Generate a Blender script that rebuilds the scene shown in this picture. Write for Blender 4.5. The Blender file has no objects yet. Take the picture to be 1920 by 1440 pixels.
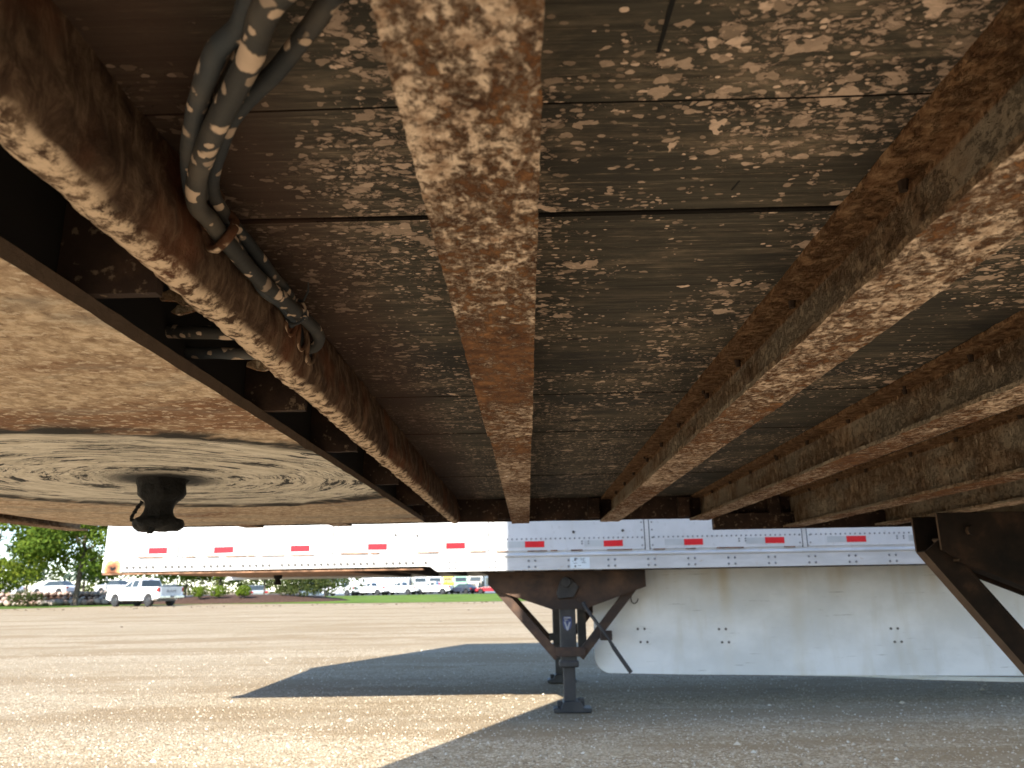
import bpy, bmesh, math, random
from mathutils import Vector, Matrix, noise

random.seed(7)
R = math.radians
sc = bpy.context.scene
col = sc.collection

# ------------------------------------------------------------------ camera
CAM_H = 0.93
PITCH, YAW, ROLL = R(14.779), R(-0.9188), -0.016
fw = Vector((math.sin(YAW) * math.cos(PITCH), math.cos(YAW) * math.cos(PITCH), math.sin(PITCH)))
rt = Vector((math.cos(YAW), -math.sin(YAW), 0))
up = rt.cross(fw)
Rv = math.cos(ROLL) * rt + math.sin(ROLL) * up
Uv = -math.sin(ROLL) * rt + math.cos(ROLL) * up
cam = bpy.data.cameras.new('camera')
cam.sensor_width = 36.0
cam.lens = 1442.0 / 1920.0 * 36.0
cam.clip_start = 0.02
cam.clip_end = 3000
cam.dof.use_dof = True
cam.dof.focus_distance = 0.85
cam.dof.aperture_fstop = 14.0
co = bpy.data.objects.new('camera', cam)
m3 = Matrix((Rv, Uv, -fw)).transposed()
co.matrix_world = Matrix.Translation((0, 0, CAM_H)) @ m3.to_4x4()
col.objects.link(co)
sc.camera = co

# ------------------------------------------------------------------ light
SUN_DIR = Vector((0.53, 1.235, -1.0)).normalized()      # the way the light travels
elev = math.asin(-SUN_DIR.z)
azim = math.atan2(-SUN_DIR.x, -SUN_DIR.y)
w = bpy.data.worlds.new('World')
sc.world = w
w.use_nodes = True
wn = w.node_tree
sky = wn.nodes.new('ShaderNodeTexSky')
sky.sky_type = 'NISHITA'
sky.sun_disc = False
sky.sun_elevation = elev
sky.sun_rotation = azim
sky.air_density = 1.0
sky.dust_density = 0.15
sky.ozone_density = 1.6
sky.altitude = 1500
bg = wn.nodes['Background']
bg.inputs['Strength'].default_value = 0.135
wn.links.new(sky.outputs[0], bg.inputs[0])
sl = bpy.data.lights.new('sun', 'SUN')
sl.energy = 4.5
sl.angle = R(0.53)
sl.color = (1.0, 0.93, 0.81)
so = bpy.data.objects.new('sun', sl)
so.rotation_euler = SUN_DIR.to_track_quat('-Z', 'Y').to_euler()
so.location = (-20, -40, 40)
col.objects.link(so)

sc.view_settings.view_transform = 'Standard'
sc.view_settings.look = 'None'
sc.view_settings.gamma = 1.0
sc.view_settings.exposure = 1.70
sc.view_settings.use_curve_mapping = False
sc.cycles.use_denoising = True
sc.cycles.max_bounces = 10
sc.cycles.diffuse_bounces = 6
sc.cycles.sample_clamp_indirect = 6.0


# ------------------------------------------------------------------ node helper
class NT:
    def __init__(self, name):
        self.m = bpy.data.materials.new(name)
        self.m.use_nodes = True
        self.t = self.m.node_tree
        self.t.nodes.clear()
        self.out = self.t.nodes.new('ShaderNodeOutputMaterial')
        self.co = self.t.nodes.new('ShaderNodeTexCoord')
        self._vec = self.co.outputs['Object']

    def n(self, typ):
        return self.t.nodes.new('ShaderNode' + typ)

    def put(self, sock, val):
        if isinstance(val, bpy.types.NodeSocket):
            self.t.links.new(val, sock)
        elif isinstance(val, (tuple, list)) and len(val) == 3 and sock.type == 'RGBA':
            sock.default_value = (*val, 1)
        else:
            sock.default_value = val

    def vec(self, scale=(1, 1, 1), rot=(0, 0, 0), loc=(0, 0, 0), src=None):
        mp = self.n('Mapping')
        self.put(mp.inputs['Vector'], src or self._vec)
        mp.inputs['Scale'].default_value = scale
        mp.inputs['Rotation'].default_value = rot
        mp.inputs['Location'].default_value = loc
        return mp.outputs[0]

    def noise(self, scale, vec=None, detail=3.0, rough=0.55, dist=0.0):
        nd = self.n('TexNoise')
        self.put(nd.inputs['Vector'], vec or self._vec)
        nd.inputs['Scale'].default_value = scale
        nd.inputs['Detail'].default_value = detail
        nd.inputs['Roughness'].default_value = rough
        nd.inputs['Distortion'].default_value = dist
        return nd.outputs[0]

    def noisecol(self, scale, vec=None, detail=2.0):
        nd = self.n('TexNoise')
        self.put(nd.inputs['Vector'], vec or self._vec)
        nd.inputs['Scale'].default_value = scale
        nd.inputs['Detail'].default_value = detail
        return nd.outputs[1]

    def voro(self, scale, vec=None, feature='F1', out='Distance', rnd=1.0):
        nd = self.n('TexVoronoi')
        nd.feature = feature
        self.put(nd.inputs['Vector'], vec or self._vec)
        nd.inputs['Scale'].default_value = scale
        nd.inputs['Randomness'].default_value = rnd
        return nd.outputs[out]

    def ramp(self, fac, stops):
        nd = self.n('ValToRGB')
        self.put(nd.inputs[0], fac)
        els = nd.color_ramp.elements
        while len(els) > 1:
            els.remove(els[-1])
        els[0].position = stops[0][0]
        c = stops[0][1]
        els[0].color = (*c, 1) if isinstance(c, tuple) else (c, c, c, 1)
        for p, c in stops[1:]:
            e = els.new(p)
            e.color = (*c, 1) if isinstance(c, tuple) else (c, c, c, 1)
        return nd.outputs[0]

    def step(self, fac, a, b, lo=0.0, hi=1.0):
        nd = self.n('MapRange')
        nd.interpolation_type = 'SMOOTHSTEP'
        self.put(nd.inputs[0], fac)
        nd.inputs[1].default_value = a
        nd.inputs[2].default_value = b
        nd.inputs[3].default_value = lo
        nd.inputs[4].default_value = hi
        return nd.outputs[0]

    def math(self, op, a, b=0.0, c=0.0):
        nd = self.n('Math')
        nd.operation = op
        self.put(nd.inputs[0], a)
        self.put(nd.inputs[1], b)
        self.put(nd.inputs[2], c)
        return nd.outputs[0]

    def mix(self, fac, a, b, mode='MIX'):
        nd = self.n('Mix')
        nd.data_type = 'RGBA'
        nd.blend_type = mode
        self.put(nd.inputs[0], fac)
        self.put(nd.inputs[6], a)
        self.put(nd.inputs[7], b)
        return nd.outputs[2]

    def sep(self, src=None):
        nd = self.n('SeparateXYZ')
        self.put(nd.inputs[0], src or self._vec)
        return nd.outputs

    def comb(self, x, y, z):
        nd = self.n('CombineXYZ')
        for i, q in enumerate((x, y, z)):
            self.put(nd.inputs[i], q)
        return nd.outputs[0]

    def rand(self):
        return self.n('ObjectInfo').outputs['Random']

    def island(self):
        return self.n('NewGeometry').outputs['Random Per Island']

    def bump(self, h, strength=0.5, dist=0.002, normal=None):
        nd = self.n('Bump')
        nd.inputs['Strength'].default_value = strength
        nd.inputs['Distance'].default_value = dist
        self.put(nd.inputs['Height'], h)
        if normal:
            self.put(nd.inputs['Normal'], normal)
        return nd.outputs[0]

    def done(self, base, rough=0.8, metal=0.0, normal=None, spec=0.3, coat=0.0, trans=0.0):
        p = self.n('BsdfPrincipled')
        self.put(p.inputs['Base Color'], base)
        self.put(p.inputs['Roughness'], rough)
        self.put(p.inputs['Metallic'], metal)
        p.inputs['Specular IOR Level'].default_value = spec
        p.inputs['Coat Weight'].default_value = coat
        p.inputs['Transmission Weight'].default_value = trans
        if normal:
            self.put(p.inputs['Normal'], normal)
        self.t.links.new(p.outputs[0], self.out.inputs[0])
        return self.m


MUD = (0.50, 0.365, 0.245)
MUD2 = (0.40, 0.285, 0.185)
M = {}


def simple(name, c, rough=0.6, metal=0.0, var=0.12, scale=6.0, spec=0.4, coat=0.0):
    t = NT(name)
    n = t.noise(scale, detail=4)
    d = tuple(x * (1 - 2 * var) for x in c)
    u = tuple(min(1, x * (1 + var)) for x in c)
    M[name] = t.done(t.mix(t.step(n, 0.3, 0.7), d, u), rough, metal, spec=spec, coat=coat)


def mk_plank():
    t = NT('plank_wood')
    rnd = t.rand()
    off = t.comb(t.math('MULTIPLY', rnd, 37.0), t.math('MULTIPLY', rnd, 11.0), 0.0)
    va = t.n('VectorMath')
    va.operation = 'ADD'
    t.put(va.inputs[0], t._vec)
    t.put(va.inputs[1], off)
    v = va.outputs[0]
    g1 = t.noise(9.0, t.vec((0.45, 20, 16), src=v), 7, 0.72, 0.7)
    g2 = t.noise(3.5, t.vec((0.5, 1.6, 1.6), src=v), 4)
    g3 = t.noise(3.0, t.vec((1.2, 60, 16), src=v), 3, 0.6)
    wood = t.ramp(g1, [(0.30, (0.014, 0.0125, 0.011)), (0.46, (0.036, 0.033, 0.028)), (0.58, (0.060, 0.054, 0.044)), (0.72, (0.105, 0.092, 0.070))])
    wood = t.mix(t.step(g3, 0.54, 0.68, 0, 0.55), wood, (0.012, 0.011, 0.010))
    blk = t.step(t.noise(6.0, t.vec((0.7, 1.2, 1), loc=(4, 1, 0)), 4, 0.6), 0.46, 0.62, 0, 0.75)
    wood = t.mix(blk, wood, (0.022, 0.0215, 0.022))
    wood = t.mix(t.step(g2, 0.52, 0.68, 0, 0.5), wood, (0.098, 0.083, 0.060))
    wood = t.mix(t.math('MULTIPLY', rnd, 0.18), wood, (0.14, 0.12, 0.09))
    kn = t.voro(5.0, t.vec((1.0, 2.2, 1), src=v))
    wood = t.mix(t.step(kn, 0.03, 0.10, 0.85, 0), wood, (0.012, 0.010, 0.009))
    px, py, pz = t.sep()
    area = t.step(t.noise(5.2, t.vec((1, 1.0, 1), loc=(3.1, 0.4, 0)), 5, 0.65), 0.36, 0.58)
    area = t.math('MULTIPLY', area, t.step(py, 0.50, 0.95, 1.0, 0.58))
    # thin dusty film, broken by the grain
    film = t.step(t.noise(16.0, t.vec((0.55, 1.7, 1), loc=(2, 2, 2)), 7, 0.75, 0.3), 0.47, 0.66, 0, 0.55)
    film = t.math('MULTIPLY', film, t.step(g1, 0.36, 0.58, 0.35, 1.0))
    film = t.math('MULTIPLY', film, t.math('MULTIPLY_ADD', area, 0.75, 0.25))
    basec = t.mix(film, wood, (0.34, 0.26, 0.185))
    # splashes: three generations of splats, each with its own size, shade and thickness, and merged patches
    fine = t.noise(260.0, detail=2)
    rag = t.noisecol(85.0, detail=7)
    mud = None
    for i, (scl, p0, lo, dens, wamp) in enumerate(((36.0, 0.80, 0.08, 1.15, 0.032), (66.0, 0.58, 0.07, 1.25, 0.019), (120.0, 0.46, 0.08, 1.2, 0.010), (200.0, 0.48, 0.10, 1.0, 0.005))):
        q = t.mix(wamp, t.vec((0.66, 1.0, 1), loc=(i * 1.7, i * 0.6, 0)), rag, 'ADD')
        dist = t.voro(scl, q)
        cc = t.sep(t.voro(scl, q, out='Color'))
        gate = t.math('GREATER_THAN', t.math('ADD', cc[0], t.math('MULTIPLY', t.math('SUBTRACT', area, 0.5), dens)), p0)
        rad = t.math('MULTIPLY', gate, t.math('MULTIPLY_ADD', cc[1], 0.34, lo))
        k = t.step(t.math('SUBTRACT', rad, dist), -0.015, 0.035)
        k = t.math('MULTIPLY', k, t.math('MULTIPLY_ADD', cc[2], 0.62, 0.38))
        shade = t.mix(cc[2], (0.35, 0.25, 0.185), (0.72, 0.54, 0.43))
        basec = t.mix(t.math('MULTIPLY', k, t.step(fine, 0.2, 0.6, 0.75, 1.0)), basec, shade)
        mud = k if mud is None else t.math('MAXIMUM', mud, k)
    spl = t.noise(80.0, t.vec((0.72, 1.10, 1)), 9, 0.80, 0.5)
    thr = t.math('MULTIPLY_ADD', area, -0.150, 0.680)
    m1 = t.step(t.math('SUBTRACT', spl, thr), -0.008, 0.028, 0, 0.85)
    basec = t.mix(m1, basec, t.mix(t.noise(25.0, detail=3), (0.36, 0.26, 0.20), (0.63, 0.47, 0.375)))
    mud = t.math('MAXIMUM', mud, m1)
    streak = t.step(t.noise(14.0, t.vec((1.3, 20, 1), loc=(5, 1, 0)), 6, 0.75), 0.56, 0.72, 0, 0.55)
    streak = t.math('MULTIPLY', streak, t.step(t.noise(3.0, t.vec(loc=(1, 7, 0)), 2), 0.42, 0.58))
    basec = t.mix(streak, basec, (0.45, 0.35, 0.25))
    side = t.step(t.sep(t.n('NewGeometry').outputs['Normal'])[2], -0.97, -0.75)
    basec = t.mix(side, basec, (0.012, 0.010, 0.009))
    x = t.sep()[0]
    red = t.step(x, -0.20, -0.10, 0.75, 0.0)
    basec = t.mix(red, basec, (0.045, 0.022, 0.015))
    h = t.math('ADD', t.math('MULTIPLY', g1, 0.5), t.math('MULTIPLY', mud, 1.0))
    nrm = t.bump(h, 0.8, 0.0016)
    nrm = t.bump(fine, 0.35, 0.0006, nrm)
    M['plank_wood'] = t.done(basec, 0.85, normal=nrm, spec=0.2)


def mk_beam():
    t = NT('muddy_rusty_beam')
    nz = t.n('NewGeometry')
    zc = t.sep(nz.outputs['Normal'])[2]
    down = t.step(zc, -0.85, -0.45, 1.0, 0.0)
    blot = t.noise(44.0, t.vec((1.15, 0.85, 1)), 7, 0.70, 0.5)
    fine = t.noise(150.0, t.vec((1.1, 0.85, 1)), 5, 0.78)
    big = t.noise(3.2, detail=3)
    rust = t.ramp(t.noise(55.0, detail=5, rough=0.75), [(0.32, (0.050, 0.022, 0.012)), (0.5, (0.145, 0.066, 0.030)), (0.68, (0.30, 0.145, 0.062))])
    web = t.ramp(t.noise(34.0, t.vec((1, 1.6, 0.8)), 6, 0.7), [(0.3, (0.085, 0.048, 0.027)), (0.48, (0.21, 0.135, 0.080)), (0.66, (0.40, 0.30, 0.20))])
    dust = t.step(t.noise(5.0, t.vec((1, 1, 3), loc=(4, 4, 4)), 4), 0.40, 0.60, 0, 0.75)
    web = t.mix(dust, web, t.mix(t.noise(120.0, detail=4), (0.22, 0.185, 0.135), (0.44, 0.375, 0.285)))
    spk = t.math('MULTIPLY', t.step(t.voro(75.0, t.vec((1, 1, 0.35))), 0.10, 0.20, 1, 0), t.step(t.noise(9.0), 0.50, 0.62))
    web = t.mix(spk, web, (0.58, 0.46, 0.33))
    cov = t.math('ADD', t.math('MULTIPLY', t.math('SUBTRACT', blot, 0.5), 1.5), t.math('MULTIPLY', t.math('SUBTRACT', fine, 0.5), 1.9))
    cov = t.math('ADD', cov, t.math('MULTIPLY', t.math('SUBTRACT', big, 0.49), 1.2))
    mm = t.step(cov, -0.16, 0.20)
    mudc = t.mix(t.step(t.noise(85.0, detail=5, rough=0.7), 0.32, 0.66), (0.31, 0.195, 0.125), (0.78, 0.61, 0.47))
    bot = t.mix(mm, rust, mudc)
    c = t.mix(down, web, bot)
    zz = t.sep()[2]
    scale_rust = t.ramp(t.noise(65.0, t.vec((1, 1.4, 1)), 6, 0.72), [(0.32, (0.075, 0.034, 0.017)), (0.48, (0.21, 0.112, 0.056)), (0.66, (0.42, 0.265, 0.15))])
    c = t.mix(t.step(zz, 1.2095, 1.2125), c, scale_rust)
    h = t.math('ADD', t.math('MULTIPLY', mm, 0.8), fine)
    nrm = t.bump(h, 1.0, 0.0034)
    nrm = t.bump(t.noise(420.0, detail=2), 0.4, 0.0008, nrm)
    M['muddy_rusty_beam'] = t.done(c, 0.9, normal=nrm, spec=0.15)


def mk_caked():
    t = NT('caked_dirt')
    n1 = t.noise(42.0, t.vec((1, 1.2, 0.55)), 6, 0.68, 0.5)
    n2 = t.noise(9.0, detail=3)
    c = t.ramp(n1, [(0.30, (0.026, 0.015, 0.011)), (0.48, (0.075, 0.046, 0.031)), (0.68, (0.19, 0.13, 0.088))])
    c = t.mix(t.step(n2, 0.5, 0.7, 0, 0.7), c, (0.115, 0.042, 0.020))
    zc = t.sep(t.n('NewGeometry').outputs['Normal'])[2]
    lit_base = t.step(zc, -0.90, -0.55, 1, 0)
    mm = t.step(t.noise(70.0, t.vec(loc=(3, 1, 0)), 5, 0.7), 0.40, 0.56)
    c = t.mix(t.math('MULTIPLY', lit_base, mm), c, (0.62, 0.47, 0.34))  # downward faces painted pale in patches for the lit lower strip
    nrm = t.bump(n1, 1.0, 0.004)
    nrm = t.bump(t.noise(300.0, detail=3), 0.5, 0.0008, nrm)
    M['caked_dirt'] = t.done(c, 0.95, normal=nrm, spec=0.1)


KP = (-0.652, 1.365)


def mk_plate():
    t = NT('coupler_plate_steel')
    x, y, z = t.sep()
    dx = t.math('SUBTRACT', x, KP[0])
    dy = t.math('SUBTRACT', y, KP[1])
    r = t.math('SQRT', t.math('ADD', t.math('MULTIPLY', dx, dx), t.math('MULTIPLY', dy, dy)))
    an = t.math('ARCTAN2', dy, dx)
    wob = t.noise(6.0, detail=4)
    rr = t.math('ADD', r, t.math('MULTIPLY_ADD', wob, 0.05, -0.025))
    # body of the plate: mud, dust and rust bands
    n1 = t.noise(58.0, t.vec((1.1, 0.9, 1)), 8, 0.78, 0.3)
    mud = t.ramp(n1, [(0.34, (0.18, 0.11, 0.065)), (0.5, (0.44, 0.32, 0.215)), (0.64, (0.70, 0.55, 0.40))])
    rust = t.ramp(t.noise(60.0, t.vec((0.6, 1.4, 1)), 5, 0.7), [(0.3, (0.085, 0.034, 0.015)), (0.55, (0.20, 0.085, 0.035)), (0.75, (0.36, 0.18, 0.085))])
    rb = t.noise(3.5, t.vec((1.0, 1.6, 1), loc=(0.6, 0.35, 0)), 4, 0.6)
    rb2 = t.math('ADD', rb, t.step(t.math('ABSOLUTE', t.math('SUBTRACT', y, 0.83)), 0.0, 0.13, 0.20, 0.0))
    c = t.mix(t.step(rb2, 0.50, 0.66, 0, 0.85), mud, rust)
    spl = t.step(t.noise(95.0, t.vec((0.8, 1.1, 1), loc=(2, 5, 0)), 5, 0.65), 0.54, 0.60)
    c = t.mix(t.math('MULTIPLY', spl, 0.8), c, (0.66, 0.54, 0.41))
    grey = t.step(t.noise(5.0, t.vec((1, 2.5, 1), loc=(7, 7, 0)), 3), 0.5, 0.66, 0, 0.6)
    c = t.mix(grey, c, (0.26, 0.235, 0.20))
    # scraped turntable ring: pale film with arcs of black grease
    rc = t.math('MULTIPLY', rr, 40.0)
    pv = t.comb(rc, t.math('MULTIPLY', an, 0.9), 0.0)
    a1 = t.noise(1.0, pv, 6, 0.7, 0.35)
    pv2 = t.comb(t.math('MULTIPLY', rr, 85.0), t.math('MULTIPLY', an, 4.5), 3.0)
    a2 = t.noise(1.0, pv2, 4, 0.7, 0.3)
    pale = t.ramp(a2, [(0.3, (0.40, 0.35, 0.28)), (0.5, (0.66, 0.60, 0.51)), (0.7, (0.80, 0.745, 0.66))])
    gm = t.math('ADD', t.math('MULTIPLY', a1, 1.0), t.math('MULTIPLY', a2, 0.45))
    a3 = t.noise(7.0, t.vec((0.6, 1.4, 1), loc=(1.3, 2.2, 0)), 3)
    gm = t.math('ADD', gm, t.math('MULTIPLY', t.math('SUBTRACT', a3, 0.5), 0.45))
    gr = t.step(gm, 0.795, 0.825)
    hair = t.step(t.math('ABSOLUTE', t.math('SUBTRACT', a1, 0.5)), 0.006, 0.026, 1.0, 0.0)
    hair = t.math('MULTIPLY', hair, t.step(t.noise(9.0, t.vec((0.7, 1.5, 1), loc=(5, 1, 0)), 4), 0.43, 0.55))
    hair = t.math('MULTIPLY', hair, t.step(a2, 0.36, 0.50))
    gr = t.math('MAXIMUM', gr, hair)
    nearpin = t.step(rr, 0.055, 0.13, 1.0, 0.0)
    gr = t.math('MAXIMUM', gr, nearpin)
    black = (0.014, 0.0135, 0.014)
    patch = t.mix(gr, pale, black)
    inside = t.step(rr, 0.425, 0.440, 1.0, 0.0)
    c2 = t.mix(inside, c, patch)
    edge = t.math('MULTIPLY', t.step(rr, 0.405, 0.435), t.step(rr, 0.462, 0.495, 1.0, 0.0))
    en = t.step(t.noise(16.0, t.vec((0.8, 1.5, 1)), 4), 0.30, 0.52)
    c2 = t.mix(t.math('MULTIPLY', edge, en), c2, (0.022, 0.019, 0.017))
    sidef = t.step(t.sep(t.n('NewGeometry').outputs['Normal'])[2], -0.75, -0.35)
    c2 = t.mix(sidef, c2, t.mix(n1, (0.03, 0.02, 0.014), (0.16, 0.105, 0.07)))
    hh = t.math('ADD', t.math('MULTIPLY', a2, inside), n1)
    nrm = t.bump(hh, 0.9, 0.0030)
    nrm = t.bump(t.noise(350.0, detail=2), 0.3, 0.0006, nrm)
    rg = t.math('MULTIPLY_ADD', t.math('MULTIPLY', gr, inside), -0.12, 0.88)
    M['coupler_plate_steel'] = t.done(c2, rg, normal=nrm, spec=0.3)


def mk_grease():
    t = NT('black_grease')
    n = t.noise(60.0, detail=5, rough=0.65)
    c = t.ramp(n, [(0.35, (0.003, 0.003, 0.0035)), (0.6, (0.007, 0.0066, 0.0065)), (0.8, (0.035, 0.030, 0.027))])
    M['black_grease'] = t.done(c, t.step(n, 0.3, 0.7, 0.6, 0.9), normal=t.bump(n, 1.0, 0.009), spec=0.25)


def mk_hose(name, c, amount):
    t = NT(name)
    rag = t.noisecol(140.0, detail=4)
    m = None
    for i, (scl, p0) in enumerate(((44.0, 0.42), (90.0, 0.50))):
        q = t.mix(0.006, t.vec(loc=(i * 2.3, i, 0)), rag, 'ADD')
        dist = t.voro(scl, q)
        cc = t.sep(t.voro(scl, q, out='Color'))
        k = t.math('MULTIPLY', t.math('GREATER_THAN', t.math('ADD', cc[0], amount), p0), t.math('MULTIPLY_ADD', cc[1], 0.36, 0.10))
        k = t.math('MULTIPLY', t.step(t.math('SUBTRACT', k, dist), -0.02, 0.05), t.math('MULTIPLY_ADD', cc[2], 0.6, 0.4))
        m = k if m is None else t.math('MAXIMUM', m, k)
    n = t.noise(95.0, detail=5, rough=0.65)
    d = t.noise(15.0, detail=3)
    base = t.mix(t.step(d, 0.45, 0.68, 0, 0.40), c, (0.14, 0.112, 0.085))
    cc = t.mix(m, base, t.mix(t.noise(90.0), (0.42, 0.31, 0.22), (0.64, 0.48, 0.37)))
    M[name] = t.done(cc, t.step(m, 0, 1, 0.7, 0.95), normal=t.bump(t.math('ADD', m, t.math('MULTIPLY', n, 0.5)), 0.9, 0.0014), spec=0.35)


def mk_dark_steel():
    t = NT('dark_rusty_steel')
    n = t.noise(14.0, detail=5, rough=0.65)
    c = t.ramp(n, [(0.3, (0.014, 0.009, 0.008)), (0.55, (0.032, 0.019, 0.014)), (0.75, (0.075, 0.042, 0.027))])
    sp = t.step(t.noise(85.0, detail=3), 0.60, 0.68)
    c = t.mix(t.math('MULTIPLY', sp, 0.5), c, (0.24, 0.175, 0.12))
    M['dark_rusty_steel'] = t.done(c, 0.85, normal=t.bump(t.noise(120.0, detail=4), 0.6, 0.0015), spec=0.2)
    t = NT('black_brown_steel')
    n = t.noise(9.0, detail=5, rough=0.65)
    c = t.ramp(n, [(0.35, (0.007, 0.006, 0.006)), (0.55, (0.020, 0.013, 0.010)), (0.75, (0.065, 0.036, 0.022))])
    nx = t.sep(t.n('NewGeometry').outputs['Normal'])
    c = t.mix(t.math('MULTIPLY', t.step(nx[0], -0.5, -0.75), 0.9), c, t.mix(t.noise(25.0, detail=3), (0.07, 0.042, 0.028), (0.17, 0.115, 0.078)))  # near-black, browner on faces turned towards negative X
    M['black_brown_steel'] = t.done(c, 0.85, spec=0.2)
    t = NT('brown_gear_steel')
    n = t.noise(5.0, detail=5, rough=0.6)
    c = t.ramp(n, [(0.32, (0.028, 0.024, 0.023)), (0.47, (0.042, 0.028, 0.022)), (0.62, (0.078, 0.046, 0.031)), (0.78, (0.13, 0.075, 0.047))])
    M['brown_gear_steel'] = t.done(c, 0.75, normal=t.bump(t.noise(60.0, detail=4), 0.4, 0.0015), spec=0.3)
    t = NT('black_gear_paint')
    n = t.noise(7.0, detail=5)
    c = t.ramp(n, [(0.35, (0.020, 0.020, 0.022)), (0.62, (0.045, 0.041, 0.040)), (0.8, (0.12, 0.085, 0.06))])
    M['black_gear_paint'] = t.done(c, 0.6, normal=t.bump(t.noise(80.0, detail=3), 0.25, 0.001), spec=0.4)


def mk_white():
    t = NT('white_trailer_paint')
    x, y, z = t.sep()
    n = t.noise(2.4, detail=5, rough=0.6)
    st = t.noise(6.0, t.vec((3.5, 1, 0.35)), 4, 0.6)
    c = t.mix(t.step(n, 0.35, 0.7), (0.58, 0.59, 0.595), (0.68, 0.685, 0.69))
    c = t.mix(t.step(st, 0.52, 0.75, 0, 0.22), c, (0.50, 0.48, 0.44))
    c = t.mix(t.math('MULTIPLY', t.step(t.noise(30.0, detail=3), 0.62, 0.72), 0.25), c, (0.35, 0.33, 0.30))
    nrm = t.bump(t.noise(1.8, t.vec((1, 1, 0.8)), 2), 0.12, 0.02)
    M['white_trailer_paint'] = t.done(c, 0.38, normal=nrm, spec=0.4)
    t = NT('white_rail_paint')
    n = t.noise(4.0, t.vec((0.6, 1, 3)), 5, 0.65)
    c = t.mix(t.step(n, 0.35, 0.7), (0.54, 0.54, 0.53), (0.66, 0.66, 0.655))
    rs = t.step(t.noise(11.0, t.vec((1, 1, 1.8), loc=(2, 0, 3)), 5, 0.7), 0.64, 0.74, 0, 0.6)
    c = t.mix(rs, c, (0.40, 0.29, 0.17))
    M['white_rail_paint'] = t.done(c, 0.45, normal=t.bump(t.noise(40.0, detail=3), 0.1, 0.002), spec=0.4)
    # nose: oxidised and chipped
    t = NT('oxidised_white_paint')
    n = t.noise(9.0, t.vec((1, 1, 1.6)), 5, 0.65)
    c = t.mix(t.step(n, 0.44, 0.58), (0.42, 0.45, 0.50), (0.76, 0.77, 0.79))
    M['oxidised_white_paint'] = t.done(c, 0.5, normal=t.bump(n, 0.3, 0.01), spec=0.35)
    # corner casting rusting round its hole
    t = NT('rusting_corner_paint')
    x, y, z = t.sep()
    d = t.math('SQRT', t.math('ADD', t.math('POWER', t.math('ADD', x, 3.205), 2), t.math('POWER', t.math('SUBTRACT', z, 1.112), 2)))
    d = t.math('ADD', d, t.math('MULTIPLY_ADD', t.noise(22.0, detail=4), 0.07, -0.035))
    c = t.ramp(t.math('MULTIPLY', d, 10.0), [(0.0, (0.02, 0.012, 0.01)), (0.30, (0.19, 0.07, 0.03)), (0.48, (0.42, 0.20, 0.10)), (0.60, (0.62, 0.38, 0.13)), (0.74, (0.76, 0.74, 0.66))])
    M['rusting_corner_paint'] = t.done(c, 0.7, spec=0.3)
    # skirt
    t = NT('skirt_panel_white')
    x, y, z = t.sep()
    n = t.noise(1.7, t.vec((1, 1, 1.3)), 5, 0.6)
    c = t.mix(t.step(n, 0.35, 0.68), (0.64, 0.65, 0.65), (0.78, 0.79, 0.80))
    c = t.mix(t.step(t.noise(3.0, t.vec((2.5, 1, 0.4), loc=(4, 0, 0)), 4), 0.5, 0.72, 0, 0.35), c, (0.55, 0.52, 0.44))
    ru = t.math('MULTIPLY', t.step(z, 0.72, 1.03), t.step(t.noise(1.6, t.vec((1.4, 1, 0.15), loc=(0.35, 0, 0)), 3), 0.50, 0.66))
    c = t.mix(t.math('MULTIPLY', ru, 0.5), c, (0.56, 0.43, 0.25))
    sx = t.math('ABSOLUTE', t.math('SUBTRACT', x, t.math('MULTIPLY_ADD', t.noise(5.0), 0.08, 2.10)))
    c = t.mix(t.math('MULTIPLY', t.step(sx, 0.0, 0.10, 0.30, 0), t.noise(7.0, t.vec((1, 1, 0.5)))), c, (0.50, 0.40, 0.22))
    sx = t.math('ABSOLUTE', t.math('SUBTRACT', x, t.math('MULTIPLY_ADD', t.noise(5.0), 0.06, 1.55)))
    c = t.mix(t.math('MULTIPLY', t.step(sx, 0.0, 0.08, 0.4, 0), t.step(z, 0.55, 0.95, 0.15, 0.8)), c, (0.50, 0.38, 0.18))
    scr = t.step(t.noise(4.0, t.vec((0.7, 1, 14), rot=(0, 0.12, 0)), 4, 0.7), 0.64, 0.70, 0, 0.6)
    c = t.mix(scr, c, (0.30, 0.29, 0.27))
    M['skirt_panel_white'] = t.done(c, 0.5, normal=t.bump(n, 0.15, 0.02), spec=0.35)


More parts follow.
